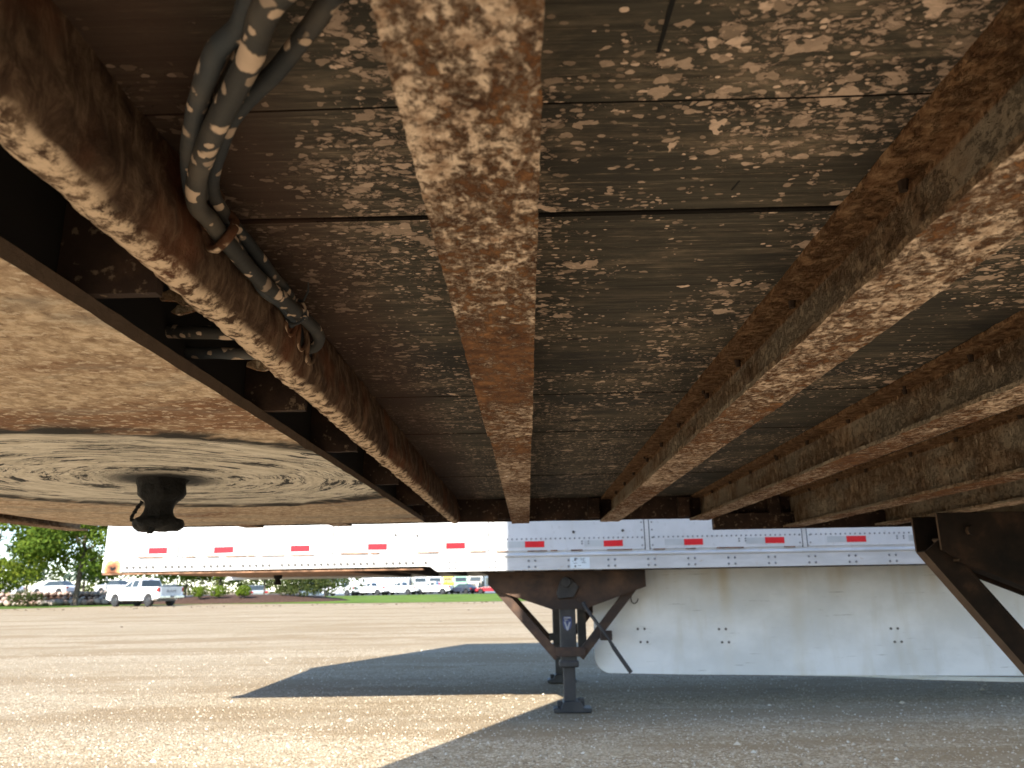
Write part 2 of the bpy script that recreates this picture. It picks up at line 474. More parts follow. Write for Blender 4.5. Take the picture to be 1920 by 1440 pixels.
def mk_ground():
    t = NT('gravel')
    wv = t.mix(0.02, t._vec, t.noisecol(8.0), 'ADD')
    cell = t.voro(62.0, wv, out='Color')
    dist = t.voro(62.0, wv)
    c0 = t.sep(cell)[0]
    g = t.ramp(c0, [(0.0, (0.15, 0.112, 0.068)), (0.35, (0.295, 0.24, 0.16)), (0.7, (0.45, 0.385, 0.275)), (1.0, (0.68, 0.615, 0.49))])
    cell2 = t.voro(23.0, wv, out='Color')
    g = t.mix(t.step(t.sep(cell2)[1], 0.66, 0.78, 0, 0.75), g, (0.52, 0.455, 0.35))
    dirt = t.noise(130.0, detail=3)
    g = t.mix(t.step(dist, 0.40, 0.62, 0, 0.7), g, (0.19, 0.135, 0.08))
    clump = t.noise(17.0, t.vec((0.7, 1, 1)), 5, 0.7)
    g = t.mix(t.step(clump, 0.46, 0.60, 0, 0.62), g, (0.235, 0.175, 0.105))
    g = t.mix(t.step(dirt, 0.35, 0.65, 0, 0.3), g, (0.36, 0.28, 0.18))
    band = t.noise(0.62, t.vec((0.25, 1.0, 1), rot=(0, 0, 0.06)), 6, 0.66)
    g = t.mix(t.step(band, 0.45, 0.58, 0, 0.85), g, (0.235, 0.172, 0.102))
    patch = t.noise(1.6, t.vec((0.6, 1, 1)), 4, 0.6)
    g = t.mix(t.step(patch, 0.50, 0.70, 0, 0.35), g, (0.40, 0.345, 0.25))
    far = t.noise(0.20, t.vec((0.25, 1.5, 1), loc=(1, 3, 0)), 6, 0.7)
    g = t.mix(t.step(far, 0.46, 0.58, 0, 0.5), g, (0.265, 0.205, 0.13))
    oil = t.step(t.noise(0.9, t.vec((0.8, 1, 1), loc=(11, 4, 0)), 5, 0.65), 0.66, 0.74, 0, 0.55)
    g = t.mix(oil, g, (0.12, 0.095, 0.065))
    h = t.math('ADD', t.math('MULTIPLY', dist, -1.0), t.math('MULTIPLY', c0, 0.6))
    nrm = t.bump(t.noise(2.5, t.vec((0.5, 1, 1)), 4), 0.5, 0.05)
    nrm = t.bump(h, 0.9, 0.010, nrm)
    M['gravel'] = t.done(g, 0.95, normal=nrm, spec=0.15)
    t = NT('stone_chip')
    r = t.island()
    c = t.ramp(r, [(0.0, (0.19, 0.145, 0.10)), (0.4, (0.36, 0.30, 0.22)), (0.75, (0.50, 0.44, 0.35)), (1.0, (0.64, 0.60, 0.52))])
    M['stone_chip'] = t.done(c, 0.95, spec=0.15)
    t = NT('lawn')
    n = t.noise(0.35, t.vec((1, 0.5, 1)), 5, 0.6)
    n2 = t.noise(9.0, detail=4)
    c = t.mix(t.step(n, 0.35, 0.65), (0.075, 0.125, 0.016), (0.125, 0.185, 0.026))
    c = t.mix(t.step(n2, 0.3, 0.75, 0, 0.5), c, (0.055, 0.105, 0.012))
    M['lawn'] = t.done(c, 0.9, normal=t.bump(n2, 0.8, 0.06), spec=0.1)
    t = NT('bark_mulch')
    n2 = t.noise(7.0, detail=5, rough=0.7)
    c = t.ramp(n2, [(0.3, (0.035, 0.022, 0.016)), (0.55, (0.085, 0.050, 0.037)), (0.75, (0.14, 0.088, 0.065))])
    M['bark_mulch'] = t.done(c, 0.95, normal=t.bump(n2, 1.0, 0.08), spec=0.1)
    t = NT('asphalt')
    c = t.mix(t.noise(3.0, detail=5), (0.045, 0.045, 0.047), (0.075, 0.073, 0.072))
    M['asphalt'] = t.done(c, 0.9, spec=0.2)
    t = NT('boulder')
    r = t.rand()
    c = t.ramp(r, [(0.0, (0.40, 0.25, 0.19)), (0.3, (0.48, 0.38, 0.33)), (0.55, (0.30, 0.28, 0.27)), (0.8, (0.52, 0.43, 0.38)), (1.0, (0.42, 0.27, 0.21))])
    c = t.mix(t.step(t.noise(3.5, detail=4), 0.35, 0.7, 0, 0.5), c, (0.20, 0.17, 0.15))
    M['boulder'] = t.done(c, 0.9, normal=t.bump(t.noise(6.0, detail=4), 0.6, 0.05), spec=0.15)


def mk_leaf(name, a, b, c, tr=0.35):
    t = NT(name)
    r = t.island()
    colr = t.ramp(r, [(0.0, a), (0.55, b), (1.0, c)])
    big = t.noise(0.7, detail=3)
    colr = t.mix(t.step(big, 0.35, 0.7, 0.0, 0.45), colr, b)
    d = t.n('BsdfDiffuse')
    t.put(d.inputs[0], colr)
    q = t.n('BsdfTranslucent')
    t.put(q.inputs[0], t.mix(0.5, colr, (0.20, 0.27, 0.02)))
    ms = t.n('MixShader')
    ms.inputs[0].default_value = tr
    t.t.links.new(d.outputs[0], ms.inputs[1])
    t.t.links.new(q.outputs[0], ms.inputs[2])
    t.t.links.new(ms.outputs[0], t.out.inputs[0])
    M[name] = t.m


mk_plank(); mk_beam(); mk_caked(); mk_plate(); mk_grease(); mk_dark_steel(); mk_white(); mk_ground()
mk_hose('blue_hose_rubber', (0.030, 0.037, 0.045), 0.07)
mk_hose('muddy_hose_rubber', (0.030, 0.029, 0.028), 0.16)
mk_hose('dark_hose_rubber', (0.022, 0.025, 0.029), 0.07)
mk_leaf('maple_leaf', (0.04, 0.070, 0.013), (0.085, 0.135, 0.022), (0.18, 0.225, 0.034))
mk_leaf('yellow_green_leaf', (0.055, 0.085, 0.012), (0.12, 0.16, 0.022), (0.20, 0.22, 0.03))
mk_leaf('dark_leaf', (0.022, 0.036, 0.014), (0.05, 0.065, 0.022), (0.10, 0.105, 0.035), 0.2)
mk_leaf('bush_leaf', (0.05, 0.085, 0.010), (0.10, 0.15, 0.018), (0.16, 0.21, 0.03), 0.2)
mk_leaf('spruce_needle', (0.03, 0.05, 0.04), (0.06, 0.09, 0.075), (0.11, 0.15, 0.13), 0.1)
simple('bark', (0.10, 0.075, 0.055), 0.9, var=0.3, scale=9)
simple('red_reflector', (0.72, 0.012, 0.022), 0.35, var=0.05)
simple('grey_reflector', (0.50, 0.52, 0.52), 0.4, var=0.06)
simple('yellow_residue', (0.70, 0.52, 0.15), 0.6, var=0.2)
simple('rivet_metal', (0.22, 0.225, 0.23), 0.5, var=0.1)
simple('seam_shade_grey', (0.12, 0.125, 0.125), 0.8)
simple('rusty_screw', (0.045, 0.026, 0.016), 0.9)
simple('dark_bolt', (0.10, 0.095, 0.09), 0.6)
simple('rust_lip', (0.24, 0.13, 0.075), 0.9, var=0.3, scale=14)
simple('label_paper', (0.70, 0.77, 0.80), 0.5, var=0.05)
simple('label_ink', (0.12, 0.15, 0.17), 0.6)
simple('pink_ink', (0.74, 0.34, 0.36), 0.5, var=0.15, scale=40)
simple('shield_blue', (0.05, 0.065, 0.16), 0.5)
simple('shield_silver', (0.33, 0.34, 0.38), 0.45)
simple('white_car_paint', (0.78, 0.79, 0.80), 0.25, var=0.03, coat=0.5)
simple('silver_car_paint', (0.32, 0.35, 0.38), 0.3, var=0.05, coat=0.5)
simple('dark_car_paint', (0.025, 0.03, 0.05), 0.3, coat=0.5)
simple('red_car_paint', (0.30, 0.02, 0.03), 0.3, coat=0.5)
simple('bright_red_paint', (0.60, 0.02, 0.03), 0.35)
simple('green_truck_paint', (0.30, 0.48, 0.36), 0.35)
simple('yellow_paint', (0.75, 0.50, 0.02), 0.4)
simple('beige_paint', (0.50, 0.46, 0.38), 0.5)
simple('blue_plastic', (0.03, 0.22, 0.55), 0.4)
simple('tyre_rubber', (0.022, 0.022, 0.023), 0.85)
simple('rim_metal', (0.10, 0.10, 0.105), 0.35, metal=0.7)
simple('bright_rim', (0.55, 0.56, 0.57), 0.35, metal=0.6)
simple('chrome', (0.62, 0.63, 0.65), 0.2, metal=0.8)
simple('tail_lamp', (0.36, 0.02, 0.02), 0.25)
simple('badge_dark', (0.10, 0.10, 0.11), 0.4)
simple('plain_wall', (0.13, 0.17, 0.21), 0.7)
simple('roof_sheet', (0.10, 0.14, 0.19), 0.6)
simple('galvanised_pole', (0.42, 0.44, 0.46), 0.5)
simple('cavity_black', (0.012, 0.010, 0.010), 0.7)  # near-black that puts the shade of the coupler cavity into the colour
simple('void_black', (0.006, 0.006, 0.007), 0.9)
t = NT('vehicle_glass')
M['vehicle_glass'] = t.done(t.mix(t.noise(1.2), (0.02, 0.028, 0.032), (0.06, 0.075, 0.08)), 0.08, spec=0.6)
t = NT('thin_smoked_glass')
M['thin_smoked_glass'] = t.done((0.10, 0.13, 0.14), 0.05, spec=0.6)


# ------------------------------------------------------------------ mesh helper
class MB:
    def __init__(self):
        self.v, self.f = [], []

    def add(self, vs, fs):
        o = len(self.v)
        self.v += [tuple(p) for p in vs]
        self.f += [tuple(i + o for i in f) for f in fs]

    def box(self, x0, x1, y0, y1, z0, z1, mat=None):
        vs = [(x, y, z) for z in (z0, z1) for y in (y0, y1) for x in (x0, x1)]
        if mat:
            vs = [mat @ Vector(p) for p in vs]
        self.add(vs, [(0, 2, 3, 1), (4, 5, 7, 6), (0, 1, 5, 4), (1, 3, 7, 5), (3, 2, 6, 7), (2, 0, 4, 6)])
        return self

    def prism(self, poly, axis, a, b, mat=None):
        """poly of 2D points; axis 'y': points are (x,z); 'x': (y,z); 'z': (x,y). Counter-clockwise or not, normals get fixed."""
        n = len(poly)
        def P(p, t):
            return {'y': (p[0], t, p[1]), 'x': (t, p[0], p[1]), 'z': (p[0], p[1], t)}[axis]
        vs = [P(p, a) for p in poly] + [P(p, b) for p in poly]
        if mat:
            vs = [mat @ Vector(p) for p in vs]
        fs = [tuple(range(n)), tuple(range(2 * n - 1, n - 1, -1))]
        fs += [(i, i + n, (i + 1) % n + n, (i + 1) % n) for i in range(n)]
        self.add(vs, fs)
        return self

    def tube(self, pts, r, n=10, jit=0.0, cap=True):
        pts = [Vector(p) for p in pts]
        rs = r if isinstance(r, (list, tuple)) else [r] * len(pts)
        vs = []
        ref = None
        for i, p in enumerate(pts):
            d = (pts[min(i + 1, len(pts) - 1)] - pts[max(i - 1, 0)]).normalized()
            if ref is None:
                ref = d.orthogonal().normalized()
            ref = (ref - d * ref.dot(d)).normalized()
            b = d.cross(ref)
            for k in range(n):
                a = 2 * math.pi * k / n
                q = p + (ref * math.cos(a) + b * math.sin(a)) * rs[i]
                if jit:
                    q += noise.noise_vector(q * 45) * jit
                vs.append(q)
        fs = []
        for i in range(len(pts) - 1):
            for k in range(n):
                k2 = (k + 1) % n
                fs.append((i * n + k, i * n + k2, (i + 1) * n + k2, (i + 1) * n + k))
        if cap:
            fs.append(tuple(range(n - 1, -1, -1)))
            fs.append(tuple(range((len(pts) - 1) * n, len(pts) * n)))
        self.add(vs, fs)
        return self

    def cyl(self, c, axis, r, h, n=16, r2=None):
        c = Vector(c)
        d = Vector(axis).normalized()
        self.tube([c - d * h / 2, c + d * h / 2], [r, r if r2 is None else r2], n)
        return self

    def lathe(self, prof, c, n=24, jit=0.0, js=40.0):
        c = Vector(c)
        vs = []
        for r, z in prof:
            for k in range(n):
                a = 2 * math.pi * k / n
                q = c + Vector((r * math.cos(a), r * math.sin(a), z))
                if jit:
                    q += noise.noise_vector(q * js) * jit + noise.noise_vector(q * js * 2.6) * jit * 0.5
                vs.append(q)
        fs = []
        m = len(prof)
        for i in range(m - 1):
            for k in range(n):
                k2 = (k + 1) % n
                fs.append((i * n + k, i * n + k2, (i + 1) * n + k2, (i + 1) * n + k))
        fs.append(tuple(range(n - 1, -1, -1)))
        fs.append(tuple(range((m - 1) * n, m * n)))
        self.add(vs, fs)
        return self

    def rod(self, a, b, w, t, roll=None):
        """flat bar from a to b, w wide in the XZ plane, t thick along Y"""
        a, b = Vector(a), Vector(b)
        d = (b - a).normalized()
        s = Vector((0, 1, 0)).cross(d).normalized()
        y = Vector((0, 1, 0))
        vs = []
        for p in (a, b):
            for q in ((-1, -1), (1, -1), (1, 1), (-1, 1)):
                vs.append(p + s * q[0] * w / 2 + y * q[1] * t / 2)
        self.add(vs, [(0, 1, 2, 3), (7, 6, 5, 4), (0, 4, 5, 1), (1, 5, 6, 2), (2, 6, 7, 3), (3, 7, 4, 0)])
        return self

    def build(self, name, mat, parent=None, smooth=None, bevel=0.0, kind=None, label=None):
        me = bpy.data.meshes.new(name)
        me.from_pydata([tuple(p) for p in self.v], [], self.f)
        bm = bmesh.new()
        bm.from_mesh(me)
        bmesh.ops.recalc_face_normals(bm, faces=bm.faces)
        bm.to_mesh(me)
        bm.free()
        me.materials.append(M[mat])
        if smooth is not None:
            for p in me.polygons:
                p.use_smooth = True
            me.set_sharp_from_angle(angle=R(smooth))
        return link(name, me, parent, bevel, kind, label)


def link(name, me, parent=None, bevel=0.0, kind=None, label=None):
    o = bpy.data.objects.new(name, me)
    col.objects.link(o)
    if parent:
        o.parent = parent
        o.matrix_parent_inverse = parent_inv(parent)
    if bevel:
        b = o.modifiers.new('bevel', 'BEVEL')
        b.width = bevel
        b.segments = 2
        b.limit_method = 'ANGLE'
    if kind:
        o['kind'] = kind
    if label:
        o['label'] = label
    return o


def world_of(o):
    m = o.matrix_basis.copy()
    if o.parent:
        m = world_of(o.parent) @ o.matrix_parent_inverse @ m
    return m


def parent_inv(p):
    return world_of(p).inverted()


def thing(name, label, cat, loc=(0, 0, 0), rz=0.0, group=None):
    o = bpy.data.objects.new(name, None)
    o.empty_display_size = 0.3
    o.location = loc
    o.rotation_euler = (0, 0, rz)
    col.objects.link(o)
    o['label'] = label
    o['category'] = cat
    if group:
        o['group'] = group
    return o


def dup(root, loc, rz, label, group=None, swap=None):
    """a copy of a thing with copies of its parts and sub-parts (mesh data shared)"""
    r = root.copy()
    r.location = loc
    r.rotation_euler = (0, 0, rz)
    r['label'] = label
    if group:
        r['group'] = group
    col.objects.link(r)
    for ch in list(root.children):
        c = ch.copy()
        c.parent = r
        c.matrix_parent_inverse = ch.matrix_parent_inverse.copy()
        if swap and c.data and c.data.materials and c.data.materials[0] == M[swap[0]]:
            c.data = c.data.copy()
            c.data.materials[0] = M[swap[1]]
        col.objects.link(c)
        for g in list(ch.children):
            d = g.copy()
            d.parent = c
            d.matrix_parent_inverse = g.matrix_parent_inverse.copy()
            col.objects.link(d)
    return r


def rough_bar(mb, sec, y0, y1, step=0.008, seg=0.006, amp=0.0012, freq=55.0, amp2=0.0, closed=True, taper=None):
    """closed outline (x,z) swept along Y with a lumpy surface"""
    out = []
    n = len(sec)
    for i in range(n):
        a, b = sec[i], sec[(i + 1) % n]
        L = math.hypot(b[0] - a[0], b[1] - a[1])
        k = max(1, int(L / seg))
        for j in range(k):
            u = j / k
            out.append((a[0] + (b[0] - a[0]) * u, a[1] + (b[1] - a[1]) * u))
    m = len(out)
    ny = max(2, int((y1 - y0) / step))
    vs = []
    for i in range(ny + 1):
        y = y0 + (y1 - y0) * i / ny
        for (x, z) in out:
            p = Vector((x, y, z))
            d = noise.noise_vector(p * freq) * amp + noise.noise_vector(p * freq * 2.7) * amp * 0.5
            if amp2:
                d += noise.noise_vector(p * 14.0) * amp2
            vs.append((x + d.x, y, z + d.z))
    fs = []
    for i in range(ny):
        for k in range(m):
            k2 = (k + 1) % m
            fs.append((i * m + k, i * m + k2, (i + 1) * m + k2, (i + 1) * m + k))
    fs.append(tuple(range(m - 1, -1, -1)))
    fs.append(tuple(range(ny * m, ny * m + m)))
    mb.add(vs, fs)
    return mb


def isec(cx, w, zt, zb, tf=0.006, tw=0.007, wx=0.0, wt=None):
    """I section outline: centre x, flange width, top, bottom"""
    h = w / 2
    ht = (wt or w) / 2
    a, b = cx + wx - tw / 2, cx + wx + tw / 2
    return [(cx - h, zb), (cx + h, zb), (cx + h, zb + tf), (b, zb + tf), (b, zt - tf), (cx + ht, zt - tf), (cx + ht, zt),
            (cx - ht, zt), (cx - ht, zt - tf), (a, zt - tf), (a, zb + tf), (cx - h, zb + tf)]


def spline(pts, per=8):
    """Catmull-Rom through points"""
    P = [Vector(p) for p in pts]
    P = [P[0] * 2 - P[1]] + P + [P[-1] * 2 - P[-2]]
    out = []
    for i in range(1, len(P) - 2):
        p0, p1, p2, p3 = P[i - 1:i + 3]
        for k in range(per):
            t = k / per
            out.append(0.5 * ((2 * p1) + (p2 - p0) * t + (2 * p0 - 5 * p1 + 4 * p2 - p3) * t * t + (3 * p1 - p0 - 3 * p2 + p3) * t ** 3))
    out.append(P[-2])
    return out


# ------------------------------------------------------------------ ground and setting
def sheet(name, poly, z, mat, kind='structure', thick=0.0):
    mb = MB()
    mb.add([(x, y, z) for x, y in poly], [tuple(range(len(poly)))])
    o = mb.build(name, mat, kind=kind)
    return o


def grid_sheet(name, xs, ys, fz, mat, kind='structure'):
    vs = [(x, y, fz(x, y)) for y in ys for x in xs]
    nx = len(xs)
    fs = [(j * nx + i, j * nx + i + 1, (j + 1) * nx + i + 1, (j + 1) * nx + i) for j in range(len(ys) - 1) for i in range(nx - 1)]
    mb = MB()
    mb.add(vs, fs)
    return mb.build(name, mat, smooth=60, kind=kind)


sheet('ground', [(-1500, -1500), (1500, -1500), (1500, 1500), (-1500, 1500)], 0.0, 'gravel')
EDGE = [(-400, 40), (-60, 49), (-36.0, 53.2), (-32.5, 57.6), (-29, 60.4), (-23.4, 60.8), (-17, 57.0), (-10.6, 54.6), (-2.2, 53.4), (10, 52.5), (60, 50), (400, 46)]
fine_edge = []
for (a, b) in zip(EDGE, EDGE[1:]):
    k = max(2, int(math.hypot(b[0] - a[0], b[1] - a[1]) / 0.8)) if abs(a[0]) < 70 and abs(b[0]) < 70 else 1
    for i in range(k):
        u = i / k
        x, y = a[0] + (b[0] - a[0]) * u, a[1] + (b[1] - a[1]) * u
        fine_edge.append((x, y + noise.noise(Vector((x * 0.8, 3, 0))) * 0.45))
fine_edge.append(EDGE[-1])
sheet('lawn', fine_edge + [(400, 118), (-400, 118)], 0.02, 'lawn')
sheet('parking_lot', [(-400, 118), (400, 118), (400, 240), (-400, 240)], 0.012, 'asphalt')
# raised terrace behind the boulder wall
sheet('terrace', [(-120, 68.2), (-33.0, 68.2), (-33.0, 112), (-120, 112)], 0.80, 'bark_mulch')
grid_sheet('mulch_bed', [-36 + i * 0.7 for i in range(32)], [61.6 + j * 0.7 for j in range(20)],
           lambda x, y: 0.02 + max(-0.2, 0.75 * max(0, 1 - ((x + 24.8) / 9.6) ** 2 - ((y - 68.5) / 6.6) ** 2) ** 0.6
                                   - 0.12 + 0.06 * noise.noise(Vector((x * 1.3, y * 1.3, 0)))), 'bark_mulch')

# loose stone chips on the lot
mb = MB()
rs = random.Random(3)
BIG = 0.004
tri = [(0, 2, 1), (0, 1, 3), (1, 2, 3), (2, 0, 3)]
for i in range(26000):
    y = 3.6 + 9.5 * rs.random() ** 1.9
    x = rs.uniform(-0.62 * y - 0.6, 0.70 * y + 0.5)
    q_ = rs.random()
    s = rs.uniform(0.0035, 0.009) * (3.2 if q_ < BIG else 1.7 if q_ < 0.06 else 1)
    a = rs.uniform(0, 6.28)
    vs = []
    for k in range(3):
        b = a + k * 2.09 + rs.uniform(-0.3, 0.3)
        vs.append((x + math.cos(b) * s * rs.uniform(0.7, 1.3), y + math.sin(b) * s * rs.uniform(0.7, 1.3), 0.0))
    vs.append((x + rs.uniform(-0.3, 0.3) * s, y + rs.uniform(-0.3, 0.3) * s, s * rs.uniform(0.5, 1.0)))
    mb.add(vs, tri)
o = mb.build('loose_gravel', 'stone_chip', kind='stuff')

# ------------------------------------------------------------------ vehicles' wheels
def trailer_wheels(root, xs, y_in, y_out):
    for x in xs:
        MB().cyl((x, (y_in + y_out) / 2, 0.51), (0, 1, 0), 0.07, abs(y_out - y_in), 12).build('axle', 'dark_rusty_steel', root, smooth=40)
        for y in (y_in, y_out):
            tm = MB()
            s = 1 if y == y_out else -1
            prof = [(0.26, -0.28), (0.46, -0.29), (0.505, -0.26), (0.51, -0.03), (0.49, 0.0), (0.51, 0.03), (0.505, 0.26), (0.46, 0.29), (0.26, 0.28)]
            tm.lathe(prof, (0, 0, 0), 28)
            q = Matrix.Translation((x, y - s * 0.30, 0.51)) @ Matrix.Rotation(R(90), 4, 'X')
            tm.v = [tuple(q @ Vector(p)) for p in tm.v]
            tw = tm.build('wheel', 'tyre_rubber', root, smooth=40)
            MB().cyl((x, y + s * 0.0, 0.51), (0, 1, 0), 0.24, 0.04, 20).build('rim', 'bright_rim', tw, smooth=40)


# ------------------------------------------------------------------ the landing gear of both trailers
def landing_gear(root, X, Y, zt, side, body, dark, half=0.62, crank=False, shield=False, zl=0.40, xl=None, bo=0.12):
    """side = -1: the face towards smaller Y is the outer one"""
    f = side
    br = MB()
    xl = half if xl is None else xl
    poly = [(X - xl, zt), (X - xl, zt - 0.10), (X - xl + 0.04, zt - 0.125), (X - 0.10, zt - 0.29), (X + 0.11, zt - 0.29),
            (X + half, zt - 0.12), (X + half, zt)]
    br.prism(poly, 'y', Y + f * 0.075, Y + f * 0.065)
    b = br.build('gear_bracket', body, root, bevel=0.002)
    MB().prism([(p[0], p[1]) for p in poly], 'y', Y - f * 0.075, Y - f * 0.065).build('gear_bracket', body, root, bevel=0.002)
    # folded lower lips
    lp = MB()
    lp.rod((X - xl + 0.04, Y + f * 0.05, zt - 0.128), (X - 0.10, Y + f * 0.05, zt - 0.293), 0.008, 0.06)
    lp.rod((X + half, Y + f * 0.05, zt - 0.123), (X + 0.11, Y + f * 0.05, zt - 0.293), 0.008, 0.06)
    lp.build('bracket_lip', body, b)
    if not shield or crank:
        g = MB()
        g.prism([(X - 0.085, zt - 0.17), (X - 0.05, zt - 0.07), (X + 0.03, zt - 0.055), (X + 0.095, zt - 0.12), (X + 0.05, zt - 0.20), (X - 0.07, zt - 0.21)], 'y', Y + f * 0.10, Y + f * 0.076)
        g.cyl((X - 0.01, Y + f * 0.11, zt - 0.085), (0, 1, 0), 0.04, 0.03, 16)
        g.build('gearbox', dark, b, smooth=40, bevel=0.004)
    bl = MB()
    for dx, dz in ((-0.11, -0.10), (-0.10, -0.25), (0.10, -0.16), (0.09, -0.22), (-0.45, -0.05), (-0.25, -0.05), (0.25, -0.05), (0.5, -0.05)):
        bl.cyl((X + dx, Y + f * 0.08, zt + dz), (0, 1, 0), 0.014, 0.018, 8)
    bl.build('bracket_bolts', body, b, kind='stuff')
    leg = MB().box(X - 0.062, X + 0.062, Y - 0.062, Y + 0.062, 0.36, zt).build('landing_leg', dark, root, bevel=0.012)
    MB().box(X - 0.046, X + 0.046, Y - 0.046, Y + 0.046, 0.05, 0.359).build('inner_tube', dark, leg, bevel=0.008)
    c = MB()
    c.box(X - 0.075, X + 0.075, Y - 0.075, Y + 0.075, 0.325, 0.375)
    c.build('collar', dark, leg, bevel=0.012)
    c = MB()
    c.box(X - 0.10, X + 0.125, Y + f * 0.064, Y + f * 0.082, 0.405, 0.475)
    c.build('brace_clamp', body if crank else dark, leg, bevel=0.004)
    # foot pad with turned-up edges
    p = MB()
    p.prism([(X - 0.125, 0.004), (X + 0.155, 0.004), (X + 0.16, 0.035), (X + 0.10, 0.036), (X + 0.07, 0.085), (X - 0.05, 0.085), (X - 0.075, 0.036), (X - 0.13, 0.035)], 'y', Y - 0.09, Y + 0.09)
    p.box(X + 0.06, X + 0.11, Y - 0.02, Y + 0.02, 0.036, 0.10)
    p.box(X - 0.10, X - 0.06, Y - 0.02, Y + 0.02, 0.036, 0.08)
    p.build('foot_pad', dark, leg, bevel=0.006)
    # V braces, channel section
    for sx, top in ((-1, X - xl + bo - 0.04), (1, X + half - 0.06 - bo / 3)):
        d = MB()
        a = (top + (-sx) * -0.04, Y + f * 0.045, zt - 0.085)
        e = (X + sx * 0.085, Y + f * 0.045, 0.40)
        d.rod(a, e, 0.060, 0.007)
        va, ve = Vector(a), Vector(e)
        dirn = (ve - va).normalized()
        s = Vector((0, 1, 0)).cross(dirn)
        for q in (-0.030, 0.030):
            aa, ee = va + s * q + Vector((0, -f * 0.020, 0)), ve + s * q + Vector((0, -f * 0.020, 0))
            d.rod(aa, ee, 0.007, 0.048)
        d.build('leg_brace', body, root)
    if crank:
        h = MB()
        h.tube([(X + 0.12, Y + f * 0.14, zt - 0.24), (X + 0.13, Y + f * 0.16, zt - 0.27), (X + 0.30, Y + f * 0.17, zt - 0.51), (X + 0.34, Y + f * 0.175, zt - 0.58), (X + 0.455, Y + f * 0.18, zt - 0.75)], [0.014, 0.014, 0.011, 0.016, 0.016], 10)
        h.build('crank_handle', dark, root, smooth=40)
        MB().box(X + 0.24, X + 0.33, Y + f * 0.10, Y + f * 0.155, zt - 0.52, zt - 0.45).build('crank_hook', body, root, bevel=0.004)
    if shield:
        s = MB()
        zc, xc = 0.65, X - 0.005
        out = [(0.86 * u, 0.86 * v) for u, v in [(-0.034, 0.058), (0.034, 0.058), (0.040, 0.045), (0.040, -0.010), (0.028, -0.045), (0.0, -0.068), (-0.028, -0.045), (-0.040, -0.010), (-0.040, 0.045)]]
        s.prism([(xc + x, zc + z) for x, z in out], 'y', Y + f * 0.0625, Y + f * 0.0645)
        sh = s.build('shield_badge', 'shield_blue', leg)
        q = MB()
        q.prism([(xc + x * 0.82, zc + z * 0.84 + 0.004) for x, z in out if z > 0.02] + [(xc + 0.018, zc + 0.012), (xc, zc + 0.022), (xc - 0.018, zc + 0.012)][::1], 'y', Y + f * 0.0650, Y + f * 0.0662)
        q.prism([(xc - 0.026, zc + 0.010), (xc - 0.013, zc + 0.010), (xc, zc - 0.030), (xc + 0.013, zc + 0.010), (xc + 0.026, zc + 0.010), (xc + 0.005, zc - 0.052), (xc - 0.005, zc - 0.052)], 'y', Y + f * 0.0650, Y + f * 0.0662)
        q.build('shield_emblem', 'shield_silver', sh)
    return leg


# ------------------------------------------------------------------ NEAR TRAILER, seen from below
DK = CAM_H + 0.294            # underside of the floor boards
XF = -1.57                    # nose
YN, YFAR = 0.045, 2.685
ZB = CAM_H + 0.2105           # underside of the crossmembers
near = thing('semi_trailer', 'dirty box trailer overhead, seen from below with plank floor, rusty crossmembers and kingpin', 'trailer', (5.0, 1.365, 0))

# floor planks, twelve inches wide
edges = [0.075, 0.270, 0.422, 0.573, 0.877, 1.1835, 1.4865, 1.786, 2.095, 2.406, 2.668]
for k, (a, b) in enumerate(zip(edges, edges[1:])):
    g = 0.0006
    ga, gb = (0.0016 if k == 3 else g), (0.0016 if k == 2 else g)
    lo = DK + random.uniform(-0.0012, 0.0012)
    pm = MB()
    nx = 40
    sec = []
    for i in range(nx + 1):
        x = XF + 0.06 + (3.6 + 1.6) * i / nx
        wv = 0.0012 * noise.noise(Vector((x * 1.4, a * 9, 0)))
        if k in (1, 2):      # the narrow joint wanders
            wj = 0.012 * noise.noise(Vector((x * 2.0, 0.3, 5)))
        else:
            wj = 0
        ya = a + ga + (wj if k == 2 else 0) + wv
        yb = b - gb + (wj if k == 1 else 0) - wv
        sec.append([(x, ya, lo + 0.002), (x, ya + 0.0012, lo), (x, yb - 0.0012, lo), (x, yb, lo + 0.002), (x, yb, lo + 0.03), (x, ya, lo + 0.03)])
    vs = [p for s in sec for p in s]
    fs = [tuple(range(5, -1, -1)), tuple(range(nx * 6, nx * 6 + 6))]
    for i in range(nx):
        for q in range(6):
            q2 = (q + 1) % 6
            fs.append((i * 6 + q, i * 6 + q2, (i + 1) * 6 + q2, (i + 1) * 6 + q))
    pm.add(vs, fs)
    pl = pm.build('floor_plank', 'plank_wood', near)
    if k == 1:
        MB().prism([(0.0800, 0.318), (0.0832, 0.318), (0.0812, 0.377), (0.0792, 0.377)], 'z', lo - 0.0006, lo + 0.002).build('saw_cut', 'void_black', pl)
    if k == 2:
        MB().prism([(0.163, 0.540), (0.1645, 0.540), (0.1665, 0.527), (0.1655, 0.526)], 'z', lo - 0.0004, lo + 0.002).build('nail_gouge', 'void_black', pl)
    if k in (5, 6, 7):
        rk = random.Random(k)
        for q in range(2):
            x, y = rk.uniform(-0.15, 0.24), rk.uniform(a + 0.05, b - 0.05)
            MB().prism([(x + 0.010 * math.cos(u) * rk.uniform(0.6, 1.3), y + 0.007 * math.sin(u) * rk.uniform(0.6, 1.2)) for u in [i * 0.785 for i in range(8)]], 'z', lo - 0.0005, lo + 0.002).build('knot_hole', 'void_black', pl)
MB().box(XF + 0.06, 13.4, YN + 0.03, YFAR - 0.012, DK + 0.0325, DK + 0.05).build('floor_deck', 'plank_wood', near)
MB().box(3.62, 13.4, YN + 0.03, YFAR - 0.012, DK, DK + 0.032).build('rear_floor', 'plank_wood', near)

